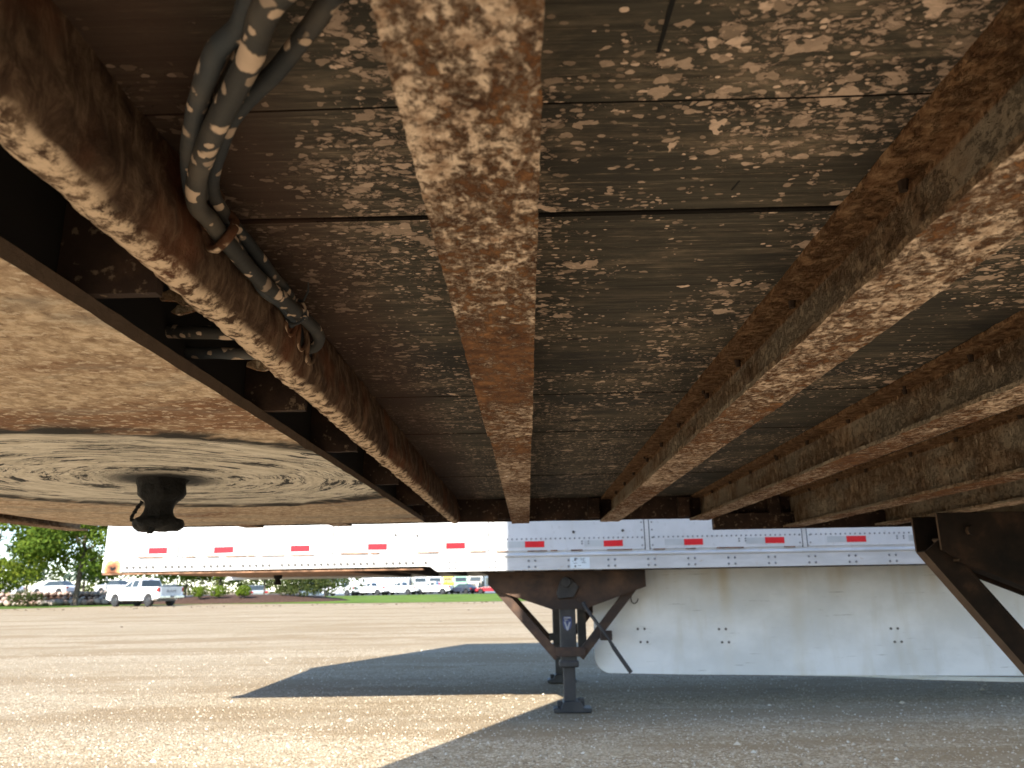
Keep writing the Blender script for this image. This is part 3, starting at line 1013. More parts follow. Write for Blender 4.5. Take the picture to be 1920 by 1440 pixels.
# crossmembers
BX = [-0.022 + 0.3055 * k for k in range(-5, 43)]
for x in BX:
    if -0.4 < x < -0.3:
        continue
    vis = -0.36 < x < 1.6
    deep = x > 0.7
    zb = ZB - 0.030 if (deep and x < 2.6) else ZB
    if -0.3 > x > -0.40:
        vis = True
    mb = MB()
    wflange = 0.064
    if abs(x + 0.022) < 0.01:
        # the middle beam: lower flange dented and narrower at its far half
        rough_bar(mb, isec(x, 0.0645, DK - 0.001, ZB, wx=0.006), 0.075, 1.09, 0.006, 0.005, 0.0009, 70.0)
        me_b = MB()
        rough_bar(mb, isec(x + 0.001, 0.060, DK - 0.001, ZB - 0.0006, wx=0.006), 1.09, 2.672, 0.008, 0.006, 0.0009, 70.0)
    elif vis:
        rough_bar(mb, isec(x, wflange, DK - 0.001, zb, wx=0.012, wt=0.052), 0.075, 2.672, 0.008, 0.0055, 0.0010, 60.0, amp2=0.0008)
    else:
        rough_bar(mb, isec(x, wflange, DK - 0.001, zb), 0.075, 2.672, 0.2, 0.1, 0.0)
    bo = mb.build('crossmember', 'muddy_rusty_beam', near, smooth=50)
    if 0.2 < x < 1.7:
        ys = [0.53, 0.76, 0.985, 1.175, 1.39, 1.60, 1.80, 2.03, 2.235, 2.45]
        for i, y in enumerate(ys):
            s = MB()
            yy = y + random.uniform(-0.012, 0.012)
            s.tube([(x + 0.001, yy, DK - 0.004), (x + 0.001 + random.uniform(-.001, .001), yy, DK - 0.014 - random.uniform(0, 0.003))], [0.0046, 0.0032], 7)
            s.build('floor_screw', 'rusty_screw', bo)
            if i == 3 or i == 6:
                s = MB().tube([(x - 0.008, yy - 0.02, DK - 0.004), (x - 0.008, yy - 0.02, DK - 0.012)], [0.003, 0.002], 6)
                s.build('floor_screw', 'rusty_screw', bo)
    # clip angle welded to the side rail
    if x > -0.3:
        MB().box(x - 0.075, x - 0.034, 2.636, 2.664, ZB + 0.012, DK - 0.006).build('clip_angle', 'dark_rusty_steel', bo, bevel=0.003)

# side rails and body of the near trailer
fr = MB()
rough_bar(fr, [(0, 0)] * 0 or [(2.672, ZB + 0.008), (2.698, ZB + 0.008), (2.698, DK + 0.16), (2.672, DK + 0.16)], XF + 0.3, 13.4, 0.05, 0.012, 0.0012, 40.0)
fr.v = [(p[1], p[0], p[2]) for p in fr.v]
fr.build('bottom_rail', 'dark_rusty_steel', near, smooth=50)
hang = MB()
hang.box(0.63, 2.5, 2.640, 2.668, ZB - 0.034, ZB + 0.02)
hang.build('gear_mounting_rail', 'dark_rusty_steel', near, bevel=0.003)
MB().box(XF + 0.3, 13.4, 0.022, 0.060, ZB + 0.010, DK + 0.16).build('bottom_rail', 'white_rail_paint', near, bevel=0.004)
MB().box(XF, 13.5, 0.030, 0.044, DK + 0.16, 4.18).build('side_wall', 'white_trailer_paint', near)
MB().box(XF, 13.5, 2.686, 2.700, DK + 0.16, 4.18).build('side_wall', 'white_trailer_paint', near)
MB().box(XF, 13.5, 0.03, 2.70, 4.181, 4.21).build('roof', 'white_trailer_paint', near)
MB().box(XF - 0.03, XF - 0.001, 0.03, 2.70, DK - 0.02, 4.21).build('front_wall', 'white_trailer_paint', near)
MB().box(13.501, 13.53, 0.03, 2.70, DK, 4.21).build('rear_door', 'white_trailer_paint', near)

# coupler plate: flat, with the front end turned up
ZP = CAM_H + 0.195
pm = MB()
prof = [(-0.311, 0), (-1.16, 0), (-1.24, 0.0015), (-1.32, 0.006), (-1.40, 0.015), (-1.48, 0.030), (-1.56, 0.052)]
xs, zs = [], []
for (a, b) in zip(prof, prof[1:]):
    k = max(1, int(abs(a[0] - b[0]) / 0.02))
    for i in range(k):
        u = i / k
        xs.append(a[0] + (b[0] - a[0]) * u); zs.append(ZP + a[1] + (b[1] - a[1]) * u)
xs.append(prof[-1][0]); zs.append(ZP + prof[-1][1])
ys = [0.31 + (2.36 - 0.31) * i / 100 for i in range(101)]
ny, nx = len(ys), len(xs)
vs, fs = [], []
for lay, th in ((0, 0.0), (1, 0.0125)):
    for i, x in enumerate(xs):
        for y in ys:
            p = Vector((x, y, 0))
            r = math.hypot(x - KP[0], y - KP[1])
            lump = 0.0008 * noise.noise(p * 30)
            ridge = -0.0045 * math.exp(-((r - 0.452) / 0.012) ** 2) * (0.5 + noise.noise(p * 17))
            ridge += 0.0012 if r < 0.44 else 0
            jx = 0.0018 * noise.noise(Vector((0, y * 60, 3))) if i == 0 else 0
            vs.append((x + jx, y, zs[i] + (lump + ridge if lay == 0 else th)))
N = nx * ny
for i in range(nx - 1):
    for j in range(ny - 1):
        a = i * ny + j
        fs.append((a, a + 1, a + ny + 1, a + ny))
        fs.append((N + a, N + a + ny, N + a + ny + 1, N + a + 1))
for j in range(ny - 1):
    fs.append((j, N + j, N + j + 1, j + 1))
    a = (nx - 1) * ny + j
    fs.append((a, a + 1, N + a + 1, N + a))
for i in range(nx - 1):
    a = i * ny
    fs.append((a, a + ny, N + a + ny, N + a))
    a = i * ny + ny - 1
    fs.append((a, N + a, N + a + ny, a + ny))
pm.add(vs, fs)
plate = pm.build('coupler_plate', 'coupler_plate_steel', near, smooth=45)

# kingpin: flange, neck and head under lumps of grease
kp = MB()
kp.lathe([(0.044, 0.004), (0.0405, -0.004), (0.0385, -0.009), (0.038, -0.026), (0.036, -0.033), (0.028, -0.040), (0.0255, -0.050), (0.0255, -0.062), (0.029, -0.069), (0.0385, -0.073),
          (0.0405, -0.078), (0.039, -0.084), (0.030, -0.0885), (0.016, -0.0905), (0.004, -0.091)], (KP[0], KP[1], ZP), 72, 0.0062, 30.0)
kp.v = [(x + (0.008 if x > KP[0] else 0.0) * max(0, 1 - abs(z - ZP + 0.026) / 0.02), y, z) for x, y, z in kp.v]
king = kp.build('kingpin', 'black_grease', near, smooth=60)
g = MB()
X0, Y0 = KP[0] - 0.030, KP[1] - 0.014
g.tube(spline([(X0 + 0.004, Y0, ZP - 0.040), (X0 - 0.002, Y0, ZP - 0.049), (X0 - 0.006, Y0, ZP - 0.057), (X0 - 0.0095, Y0, ZP - 0.064), (X0 - 0.009, Y0, ZP - 0.070), (X0 + 0.002, Y0, ZP - 0.079)], 5), [0.004, 0.0028, 0.0022, 0.003, 0.0024] * 5 + [0.004], 8, 0.0022)
g.build('grease_drip', 'black_grease', king, smooth=60)
g = MB()
g.tube(spline([(KP[0] + 0.006, KP[1] - 0.03, ZP - 0.086), (KP[0] + 0.004, KP[1] - 0.032, ZP - 0.092), (KP[0] - 0.002, KP[1] - 0.032, ZP - 0.096)], 4), [0.005] * 6 + [0.0025, 0.002, 0.0012], 8, 0.001)
g.build('grease_drip', 'black_grease', king, smooth=60)
# black sheet added under the boards to darken the coupler cavity
MB().box(-1.52, -0.266, 0.30, 2.40, DK - 0.010, DK - 0.002).build('cavity_dark_sheet', 'cavity_black', near)
MB().box(-0.345, -0.337, 0.30, 2.40, ZP + 0.0130, DK - 0.0105).build('coupler_channel', 'cavity_black', near)

# caked side beam of the coupler
cb = MB()
rough_bar(cb, [(-0.264, DK - 0.001), (-0.264, 1.160), (-0.259, 1.147), (-0.250, 1.1435), (-0.240, 1.1445), (-0.2325, 1.151), (-0.2290, 1.163), (-0.2305, 1.182), (-0.2340, 1.204), (-0.237, DK - 0.001)],
          0.075, 2.672, 0.006, 0.004, 0.0022, 62.0, amp2=0.0022)
cbo = cb.build('coupler_side_beam', 'caked_dirt', near, smooth=70)
for y in (0.515, 0.893, 1.182, 1.58, 1.99, 2.30):
    rb = MB()
    rough_bar(rb, [(y - 0.005, ZP + 0.0128), (y + 0.005, ZP + 0.0128), (y + 0.005, DK - 0.006), (y - 0.005, DK - 0.006)], -0.336, -0.262, 0.008, 0.008, 0.0006, 60.0)
    rb.v = [(p[1], p[0], p[2]) for p in rb.v]
    rb.build('coupler_rib', 'dark_rusty_steel', near, smooth=50)
# flakes of rust hanging under the hoses
for (x, y, z, s) in ((-0.285, 0.60, 1.170, 0.016), (-0.262, 0.735, 1.150, 0.012), (-0.30, 0.635, 1.172, 0.010)):
    fm = MB()
    pts = [(x + s * math.cos(a) * random.uniform(0.6, 1.5), y + 0.006 * random.uniform(-1, 1), z + s * 0.45 * math.sin(a) * random.uniform(0.5, 1.4)) for a in [i * 0.7 for i in range(9)]]
    fm.prism([(p[0], p[2]) for p in pts], 'y', y, y + 0.004)
    fm.build('rust_flake', 'muddy_rusty_beam', near)

# air lines
def hose(pts, r, mat, label=None, jit=0.0006):
    p = spline(pts, 9)
    return MB().tube(p, r, 14, jit).build('air_line', mat, near, smooth=60, label=label)


hose([(-0.075, 0.245, 1.192), (-0.1047, 0.2793, 1.19), (-0.1212, 0.2933, 1.19), (-0.1316, 0.3078, 1.19), (-0.1509, 0.3268, 1.19), (-0.1763, 0.367, 1.19), (-0.1945, 0.4001, 1.19),
      (-0.2131, 0.4421, 1.19), (-0.2215, 0.4728, 1.188), (-0.222, 0.505, 1.186)], 0.0057, 'blue_hose_rubber', 'bluish air line')
hose([(-0.060, 0.235, 1.182), (-0.0909, 0.266, 1.18), (-0.1107, 0.2852, 1.18), (-0.13, 0.3183, 1.18), (-0.1529, 0.3513, 1.18), (-0.1762, 0.3852, 1.18), (-0.2011, 0.4275, 1.1835),
      (-0.218, 0.465, 1.1833), (-0.22, 0.4913, 1.1841), (-0.22, 0.5298, 1.1824), (-0.219, 0.5862, 1.181), (-0.218, 0.6453, 1.186), (-0.216, 0.6962, 1.1883), (-0.215, 0.7394, 1.1912),
      (-0.218, 0.7777, 1.1913), (-0.225, 0.788, 1.184), (-0.238, 0.7866, 1.1808)], 0.0065, 'muddy_hose_rubber', 'thick air line caked with mud')
hose([(-0.05, 0.262, 1.203), (-0.0773, 0.2912, 1.2), (-0.0912, 0.3073, 1.2), (-0.1051, 0.3251, 1.2), (-0.1287, 0.3528, 1.2), (-0.1462, 0.3704, 1.2), (-0.1662, 0.3921, 1.2), (-0.1825, 0.4164, 1.2),
      (-0.2031, 0.4531, 1.2), (-0.215, 0.4811, 1.2), (-0.219, 0.513, 1.2002), (-0.22, 0.5659, 1.2015), (-0.22, 0.6264, 1.1993), (-0.222, 0.688, 1.2006), (-0.238, 0.715, 1.200)], 0.0052, 'dark_hose_rubber')
hose([(-0.222, 0.52, 1.192), (-0.224, 0.5864, 1.1873), (-0.223, 0.6179, 1.1809), (-0.222, 0.666, 1.1858), (-0.226, 0.7093, 1.1866), (-0.238, 0.7284, 1.1868)], 0.0050, 'blue_hose_rubber', 'bluish air line')
hose([(-0.055, 0.215, 1.197), (-0.085, 0.262, 1.196), (-0.112, 0.294, 1.195), (-0.134, 0.326, 1.195), (-0.158, 0.360, 1.194), (-0.180, 0.393, 1.193), (-0.205, 0.438, 1.192), (-0.2185, 0.472, 1.192)], 0.0050, 'muddy_hose_rubber')
hose([(-0.255, 0.675, 1.162), (-0.30, 0.682, 1.166), (-0.36, 0.69, 1.172), (-0.46, 0.70, 1.180)], 0.0066, 'muddy_hose_rubber')
hose([(-0.255, 0.712, 1.153), (-0.30, 0.722, 1.158), (-0.36, 0.735, 1.165), (-0.46, 0.75, 1.178)], 0.0060, 'blue_hose_rubber')
# clamp, tie and the holes the lines pass through
cm = MB()
cm.tube([(-0.2195 + 0.0115 * math.cos(a) - 0.002, 0.512 + 0.004 * math.sin(a * 2), 1.1875 + 0.0155 * math.sin(a)) for a in [i * 0.42 for i in range(16)]], 0.0036, 8, 0.0012)
cm.box(-0.236, -0.222, 0.505, 0.519, 1.196, 1.218)
cm.build('hose_clamp', 'caked_dirt', near, smooth=50)
tm = MB()
tm.tube([(-0.2185 + 0.0098 * math.cos(a), 0.6935, 1.189 + 0.0125 * math.sin(a)) for a in [i * 0.35 for i in range(19)]], 0.0014, 6)
tm.box(-0.2115, -0.2065, 0.690, 0.697, 1.183, 1.190)
tm.tube([(-0.212, 0.694, 1.199), (-0.206, 0.690, 1.209), (-0.205, 0.685, 1.216)], [0.0012, 0.001, 0.0006], 5)
tm.build('cable_tie', 'dark_hose_rubber', near)
for (y, z) in ((0.712, 1.188), (0.752, 1.186), (0.786, 1.181)):
    hm = MB()
    hm.tube([(-0.2295 + 0.0015 * math.cos(a * 2), y + 0.0150 * math.cos(a), z + 0.0155 * math.sin(a)) for a in [i * 0.3 for i in range(22)]], 0.0028, 7, 0.0008)
    ho = hm.build('grommet', 'caked_dirt', near, smooth=60)
    MB().cyl((-0.2325, y, z), (1, 0, 0), 0.0135, 0.004, 16).build('hose_hole', 'void_black', ho)

# landing gear of the near trailer: far leg in view, near leg beside the frame edge
landing_gear(near, 1.67, 2.25, ZB - 0.030, -1, 'black_brown_steel', 'black_gear_paint', half=0.535, bo=0.072)
landing_gear(near, 1.67, 0.45, ZB - 0.030, -1, 'black_brown_steel', 'black_gear_paint', half=0.50)
trailer_wheels(near, (10.4, 11.65), 0.10, 2.63)
MB().box(9.6, 12.6, 0.55, 0.75, 0.62, ZB).build('bogie_frame', 'dark_rusty_steel', near)
MB().box(9.6, 12.6, 1.98, 2.18, 0.62, ZB).build('bogie_frame', 'dark_rusty_steel', near)

# ------------------------------------------------------------------ WHITE TRAILER parked alongside
YW, YB = 6.05, 8.65
XW = -3.29
white = thing('semi_trailer', 'white box trailer parked alongside, with red reflector strips and a side skirt', 'trailer', (4.0, 7.35, 0))
POSTS = [-2.69 + 1.205 * k for k in range(12)]
XE = 11.0
MB().box(XW + 0.002, XE, YW + 0.012, YW + 0.04, 1.172, 4.15).build('side_wall', 'white_trailer_paint', white)
MB().box(XW + 0.002, XE, YB - 0.04, YB, 1.05, 4.15).build('side_wall', 'white_trailer_paint', white)
MB().box(XW - 0.01, XE, YW, YB, 4.151, 4.20).build('roof', 'white_trailer_paint', white)
MB().box(XE + 0.001, XE + 0.03, YW, YB, 1.05, 4.2).build('rear_door', 'white_trailer_paint', white)
nm = MB()
nm.prism([(XW + 0.03, YW + 0.0), (XW + 0.008, YW + 0.010), (XW, YW + 0.035), (XW, YB - 0.035), (XW + 0.03, YB), (XW + 0.06, YB), (XW + 0.06, YW)], 'z', 1.175, 4.15)
nm.build('front_wall', 'oxidised_white_paint', white, smooth=50)
MB().box(XW + 0.061, -3.045, YW + 0.001, YW + 0.0119, 1.178, 4.149).build('corner_panel', 'oxidised_white_paint', white, bevel=0.002)
MB().prism([(-3.290, 1.080), (-3.288, 1.174), (-3.125, 1.174), (-3.125, 1.088), (-3.14, 1.078)], 'y', YW - 0.006, YW + 0.12).build('corner_casting', 'rusting_corner_paint', white, bevel=0.012)
c = MB()
c.prism([(-3.222, 1.128), (-3.205, 1.118), (-3.188, 1.128), (-3.178, 1.118), (-3.190, 1.104), (-3.208, 1.098), (-3.220, 1.108)], 'y', YW - 0.0068, YW - 0.003)
c.build('rust_hole', 'void_black', white)
# side panels with rounded lower corners, bays between the posts
ends = [-3.04] + POSTS + [XE - 0.02]
for k, (a, b) in enumerate(zip(ends, ends[1:])):
    a2, b2 = a + (0.022 if k else 0), b - 0.022
    z0 = 1.196 + random.uniform(-0.002, 0.003)
    pm = MB()
    pm.prism([(a2 + 0.012, z0), (b2 - 0.012, z0), (b2, z0 + 0.012), (b2, 4.14), (a2, 4.14), (a2, z0 + 0.012)], 'y', YW, YW + 0.0119)
    pan = pm.build('side_panel', 'white_trailer_paint', white, bevel=0.002)
    rm = MB()
    n = int((b2 - a2) / 0.0372)
    for i in range(n):
        x = a2 + 0.03 + i * 0.0372
        rm.lathe([(0.0075, 0), (0.0062, 0.003), (0.002, 0.0042)], (0, 0, 0), 6)
        q = Matrix.Translation((x, YW - 0.0002, 1.286)) @ Matrix.Rotation(R(90), 4, 'X')
        for j in range(-18, 0):
            rm.v[j] = tuple(q @ Vector(rm.v[j]))
    for sx in (a2 + 0.018, b2 - 0.018):
        for i in range(14):
            rm.lathe([(0.0075, 0), (0.0062, 0.003), (0.002, 0.0042)], (0, 0, 0), 6)
            q = Matrix.Translation((sx, YW - 0.0002, 1.225 + i * 0.058)) @ Matrix.Rotation(R(90), 4, 'X')
            for j in range(-18, 0):
                rm.v[j] = tuple(q @ Vector(rm.v[j]))
    xm = (a2 + b2) / 2
    for dx in (-0.02, 0.03):
        for z in (1.245, 1.262):
            rm.lathe([(0.0075, 0), (0.0062, 0.003), (0.002, 0.0042)], (0, 0, 0), 6)
            q = Matrix.Translation((xm + dx + 0.12, YW - 0.0002, z)) @ Matrix.Rotation(R(90), 4, 'X')
            for j in range(-18, 0):
                rm.v[j] = tuple(q @ Vector(rm.v[j]))
    rm.build('panel_rivets', 'rivet_metal', pan, kind='stuff')
    # a rusty, ragged hem along the lower edge
    if k < 5:
        hm = MB()
        xx = a2 + 0.02
        rk = random.Random(k)
        while xx < b2 - 0.08:
            L = rk.uniform(0.05, 0.22)
            hm.box(xx, min(xx + L, b2 - 0.02), YW - 0.0012, YW + 0.001, z0 - 0.006, z0 + rk.uniform(0.001, 0.005))
            xx += L + rk.uniform(0.0, 0.12 if k < 2 else 0.4)
        hm.build('rusty_hem', 'rust_lip', pan, kind='stuff')
for x in POSTS:
    po = MB().box(x - 0.0145, x + 0.0145, YW + 0.004, YW + 0.0119, 1.19, 4.14).build('panel_post', 'white_rail_paint', white)
    sm = MB()
    sm.box(x - 0.0215, x - 0.0147, YW + 0.0075, YW + 0.0119, 1.19, 4.14)
    sm.box(x + 0.0147, x + 0.0215, YW + 0.0075, YW + 0.0119, 1.19, 4.14)
    sm.build('seam_gap_shade', 'seam_shade_grey', po, kind='stuff')  # grey strips put in for the shadowed gaps beside each post
for x in (-1.02, 1.62, -0.85, 0.36, 0.74):
    MB().cyl((x, YW - 0.002, 1.335 + 0.01 * math.sin(x * 9)), (0, 1, 0), 0.011, 0.006, 10).build('plug_bolt', 'dark_bolt', white)
# reflector strips
TX = [-2.865, -2.354, -1.757, -1.157, -0.552, 0.057, 0.663, 1.28, 1.90, 2.52, 3.14, 3.75]
for i, x in enumerate(TX):
    jz, jx = random.uniform(-0.004, 0.004), random.uniform(-0.006, 0.003)
    MB().prism([(x - 0.074, 1.222 + jz), (x + 0.074 + jx, 1.222 + jz * 0.3), (x + 0.074 + jx, 1.268 + jz * 0.3), (x - 0.074, 1.268 + jz)], 'y', YW - 0.0022, YW - 0.0004).build('red_reflector', 'red_reflector', white)
    if i == 4:
        for z in (1.228, 1.243, 1.257):
            MB().box(x - 0.16, x - 0.076, YW - 0.0018, YW - 0.0004, z, z + 0.006).build('tape_residue', 'yellow_residue', white)
    else:
        MB().box(x - 0.222, x - 0.0745, YW - 0.0020, YW - 0.0004, 1.222, 1.268).build('grey_reflector', 'grey_reflector', white)
# faded pink notice
pk = MB()
x0, x1, z0, z1 = -3.012, -2.868, 1.322, 1.44
pk.box(x0, x0 + 0.006, YW - 0.0016, YW - 0.0004, z0, z1); pk.box(x1 - 0.006, x1, YW - 0.0016, YW - 0.0004, z0, z1)
pk.box(x0 + 0.0065, x1 - 0.0065, YW - 0.0016, YW - 0.0004, z0, z0 + 0.006)
pk.box(x0 + 0.045, x1 - 0.045, YW - 0.0016, YW - 0.0004, z0 + 0.0065, z0 + 0.011)
for i in range(4):
    pk.box(x0 + 0.014 + i * 0.011, x0 + 0.018 + i * 0.011, YW - 0.0016, YW - 0.0004, z0 + 0.016, z0 + 0.030)
pk.box(x1 - 0.045, x1 - 0.034, YW - 0.0016, YW - 0.0004, z0 + 0.025, z0 + 0.055)
pk.box(x1 - 0.022, x1 - 0.015, YW - 0.0016, YW - 0.0004, z0 + 0.014, z0 + 0.05)
pk.box(x0 + 0.04, x1 - 0.05, YW - 0.0016, YW - 0.0004, z0 + 0.036, z0 + 0.041)
pk.build('faded_notice', 'pink_ink', white)

# bottom rail: shallow at the nose, deeper behind it
rl = MB()
rl.prism([(-3.124, 1.086), (-0.80, 1.092), (-0.745, 1.088), (-0.715, 1.065), (-0.69, 1.050), (XE, 1.050), (XE, 1.150), (-3.124, 1.150)], 'y', YW - 0.012, YW + 0.010)
rail = rl.build('bottom_rail', 'white_rail_paint', white, bevel=0.003)
MB().prism([(YW - 0.0125, 1.1505), (YW - 0.020, 1.156), (YW - 0.020, 1.166), (YW - 0.006, 1.176), (YW + 0.010, 1.176), (YW + 0.010, 1.1505)], 'x', -3.124, XE).build('rail_cap', 'white_rail_paint', white)
MB().box(-3.285, -0.80, YW - 0.004, YW + 0.10, 1.066, 1.0775).build('rail_foot', 'rust_lip', white, bevel=0.003)
bm_ = MB()
x = -3.09
cnt = 0
while x < -0.78:
    bm_.cyl((x, YW - 0.014, 1.120), (0, 1, 0), 0.0115, 0.008, 8)
    x += 0.0505
    cnt += 1
    if cnt % 5 == 0 and (x < -1.9 or x > -1.2):
        x += 0.048
bm_.build('rail_bolts', 'dark_bolt', rail, kind='stuff')
bm_ = MB()
x = -0.60
while x < 6.0:
    for dx in (0, 0.05):
        for z in (1.076, 1.122):
            bm_.lathe([(0.0095, 0), (0.0075, 0.004), (0.003, 0.006)], (0, 0, 0), 8)
            q = Matrix.Translation((x + dx, YW - 0.0125, z)) @ Matrix.Rotation(R(90), 4, 'X')
            for j in range(-24, 0):
                bm_.v[j] = tuple(q @ Vector(bm_.v[j]))
    x += 0.3045
bm_.build('rail_rivets', 'rivet_metal', rail, kind='stuff')
# paper label on the rail
lb = MB().box(0.325, 0.475, YW - 0.0138, YW - 0.0122, 1.058, 1.142).build('rail_label', 'label_paper', white)
li = MB()
for (x, z, L) in ((0.36, 1.128, 0.030), (0.40, 1.130, 0.04), (0.405, 1.120, 0.03), (0.35, 1.096, 0.03), (0.412, 1.099, 0.035), (0.385, 1.078, 0.022), (0.34, 1.110, 0.012), (0.42, 1.110, 0.02)):
    li.box(x, x + L, YW - 0.0146, YW - 0.0139, z, z + 0.0035)
li.box(0.358, 0.376, YW - 0.0146, YW - 0.0139, 1.126, 1.136)
li.build('label_print', 'label_ink', lb)

# underside
MB().box(XW + 0.02, XE, YW + 0.02, YB - 0.045, 1.13, 1.165).build('floor_pan', 'dark_rusty_steel', white)
for i in range(30):
    x = -1.30 + i * 0.305
    MB().box(x - 0.03, x + 0.03, YW + 0.03, YB - 0.05, 1.055, 1.129).build('crossmember', 'dark_rusty_steel', white)
MB().prism([(XW + 0.03, 1.125), (XW + 0.10, 1.085), (XW + 0.3, 1.070), (-1.5, 1.070), (-1.5, 1.125)], 'y', YW + 0.12, YB - 0.12).build('coupler_plate', 'rust_lip', white)
k2 = MB()
k2.lathe([(0.04, 0.0), (0.036, -0.03), (0.026, -0.036), (0.026, -0.062), (0.036, -0.066), (0.036, -0.085), (0.012, -0.09)], (-2.33, 7.35, 1.07), 16)
k2.build('kingpin', 'black_grease', white, smooth=50)

# landing gear and skirt
landing_gear(white, 0.305, 6.33, 1.045, -1, 'brown_gear_steel', 'black_gear_paint', half=0.62, crank=True, shield=True)
landing_gear(white, 0.305, 8.20, 1.045, -1, 'dark_rusty_steel', 'black_gear_paint', half=0.62)
MB().cyl((0.305, 7.26, 0.86), (0, 1, 0), 0.022, 1.7, 10).build('gear_shaft', 'dark_rusty_steel', white, smooth=40)
MB().box(0.42, 0.49, 6.9, 7.0, 0.40, 1.05).build('spare_bracket', 'black_gear_paint', white)
sk = MB()
arc = [(0.62 - 0.12 * math.cos(R(t)) , 0.41 - 0.125 * math.sin(R(t))) for t in range(0, 91, 10)]
low = [(1.2, 0.268), (2.0, 0.252), (2.8, 0.238), (3.6, 0.226), (5.0, 0.215), (8.9, 0.21)]
poly = arc + low + [(8.9, 1.049), (0.50, 1.049)]
sk.prism([(x * 1.036, 0.93 + (z - 0.93) * (1.036 if z < 1 else 1)) for x, z in poly], 'y', 6.445, 6.453)
skirt = sk.build('side_skirt', 'skirt_panel_white', white, bevel=0.002)
for cx, cz in ((0.87, 0.555), (1.49, 0.545), (2.795, 0.53), (4.1, 0.52), (5.4, 0.52)):
    for dx in (-0.026, 0.026):
        for dz in (0.048, -0.048):
            MB().cyl(((cx + dx + (0.008 if dz < 0 else -0.008)) * 1.038, 6.442, 0.93 + (cz + dz - 0.93) * 1.038), (0, 1, 0), 0.0095, 0.008, 10).build('skirt_bolt', 'dark_bolt', skirt)
lip = MB()
pts = [(1.7, 6.456, 0.238, 0.0), (2.5, 6.48, 0.219, 0.006), (3.1, 6.50, 0.201, 0.022), (3.8, 6.51, 0.181, 0.030), (8.8, 6.51, 0.166, 0.030)]
for a, b in zip(pts, pts[1:]):
    lip.add([(a[0], a[1], a[2]), (b[0], b[1], b[2]), (b[0], b[1] + 0.005, b[2] - b[3] - 0.004), (a[0], a[1] + 0.005, a[2] - a[3] - 0.004),
             (a[0], a[1] + 0.012, a[2]), (b[0], b[1] + 0.012, b[2]), (b[0], b[1] + 0.012, b[2] - b[3] - 0.004), (a[0], a[1] + 0.012, a[2] - a[3] - 0.004)],
            [(0, 1, 2, 3), (7, 6, 5, 4), (0, 4, 5, 1), (3, 2, 6, 7), (0, 3, 7, 4), (1, 5, 6, 2)])
lip.build('skirt_lip', 'skirt_panel_white', skirt)
MB().tube(spline([(0.830, 6.440, 0.850), (0.825, 6.432, 0.820), (0.833, 6.426, 0.795), (0.850, 6.424, 0.787), (0.871, 6.426, 0.800), (0.882, 6.428, 0.824)], 5), 0.0048, 8).build('wire_hook', 'dark_bolt', skirt, smooth=60)
trailer_wheels(white, (7.6, 8.85), 6.12, 8.58)
MB().box(7.0, 9.6, 6.6, 6.8, 0.62, 1.05).build('bogie_frame', 'dark_rusty_steel', white)
MB().box(7.0, 9.6, 7.9, 8.1, 0.62, 1.05).build('bogie_frame', 'dark_rusty_steel', white)


# ------------------------------------------------------------------ pickups and other vehicles (nose towards local -X)
def wheel(root, x, y, r=0.40, wd=0.28, rim='rim_metal'):
    s = 1 if y > 0 else -1
    q = Matrix.Translation((x, y, r)) @ Matrix.Rotation(R(90), 4, 'X')
    tm = MB().lathe([(r * 0.6, -wd / 2), (r * 0.92, -wd / 2), (r, -wd / 2 + 0.04), (r, wd / 2 - 0.04), (r * 0.92, wd / 2), (r * 0.6, wd / 2)], (0, 0, 0), 24)
    tm.v = [tuple(q @ Vector(p)) for p in tm.v]
    t_ = tm.build('wheel', 'tyre_rubber', root, smooth=40)
    rm = MB()
    rm.cyl((x, y + s * wd * 0.30, r), (0, 1, 0), r * 0.2, wd * 0.5, 12)
    for k in range(6):
        a = k * math.pi / 3 + 0.2
        c, d = math.cos(a), math.sin(a)
        p0 = Vector((x + c * 0.05, y + s * (wd / 2 + 0.005), r + d * 0.05)); p1 = Vector((x + c * r * 0.6, y + s * (wd / 2 - 0.01), r + d * r * 0.6))
        rm.rod(p0, p1, 0.075, 0.03)
    pts = [(x + math.cos(a) * r * 0.6, y + s * (wd / 2), r + math.sin(a) * r * 0.6) for a in [i * math.pi / 12 for i in range(25)]]
    rm.tube(pts, 0.022, 6)
    rm.build('rim', rim, t_, smooth=40)


def text_mesh(body, size, mat, parent, name, M4):
    cu = bpy.data.curves.new(name, 'FONT')
    cu.body = body
    cu.size = size
    cu.align_x = 'CENTER'
    cu.extrude = 0.008
    to = bpy.data.objects.new(name, cu)
    col.objects.link(to)
    dg = bpy.context.evaluated_depsgraph_get()
    me = bpy.data.meshes.new_from_object(to.evaluated_get(dg))
    bpy.data.objects.remove(to)
    me.transform(M4)
    me.materials.clear()
    me.materials.append(M[mat])
    return link(name, me, parent)


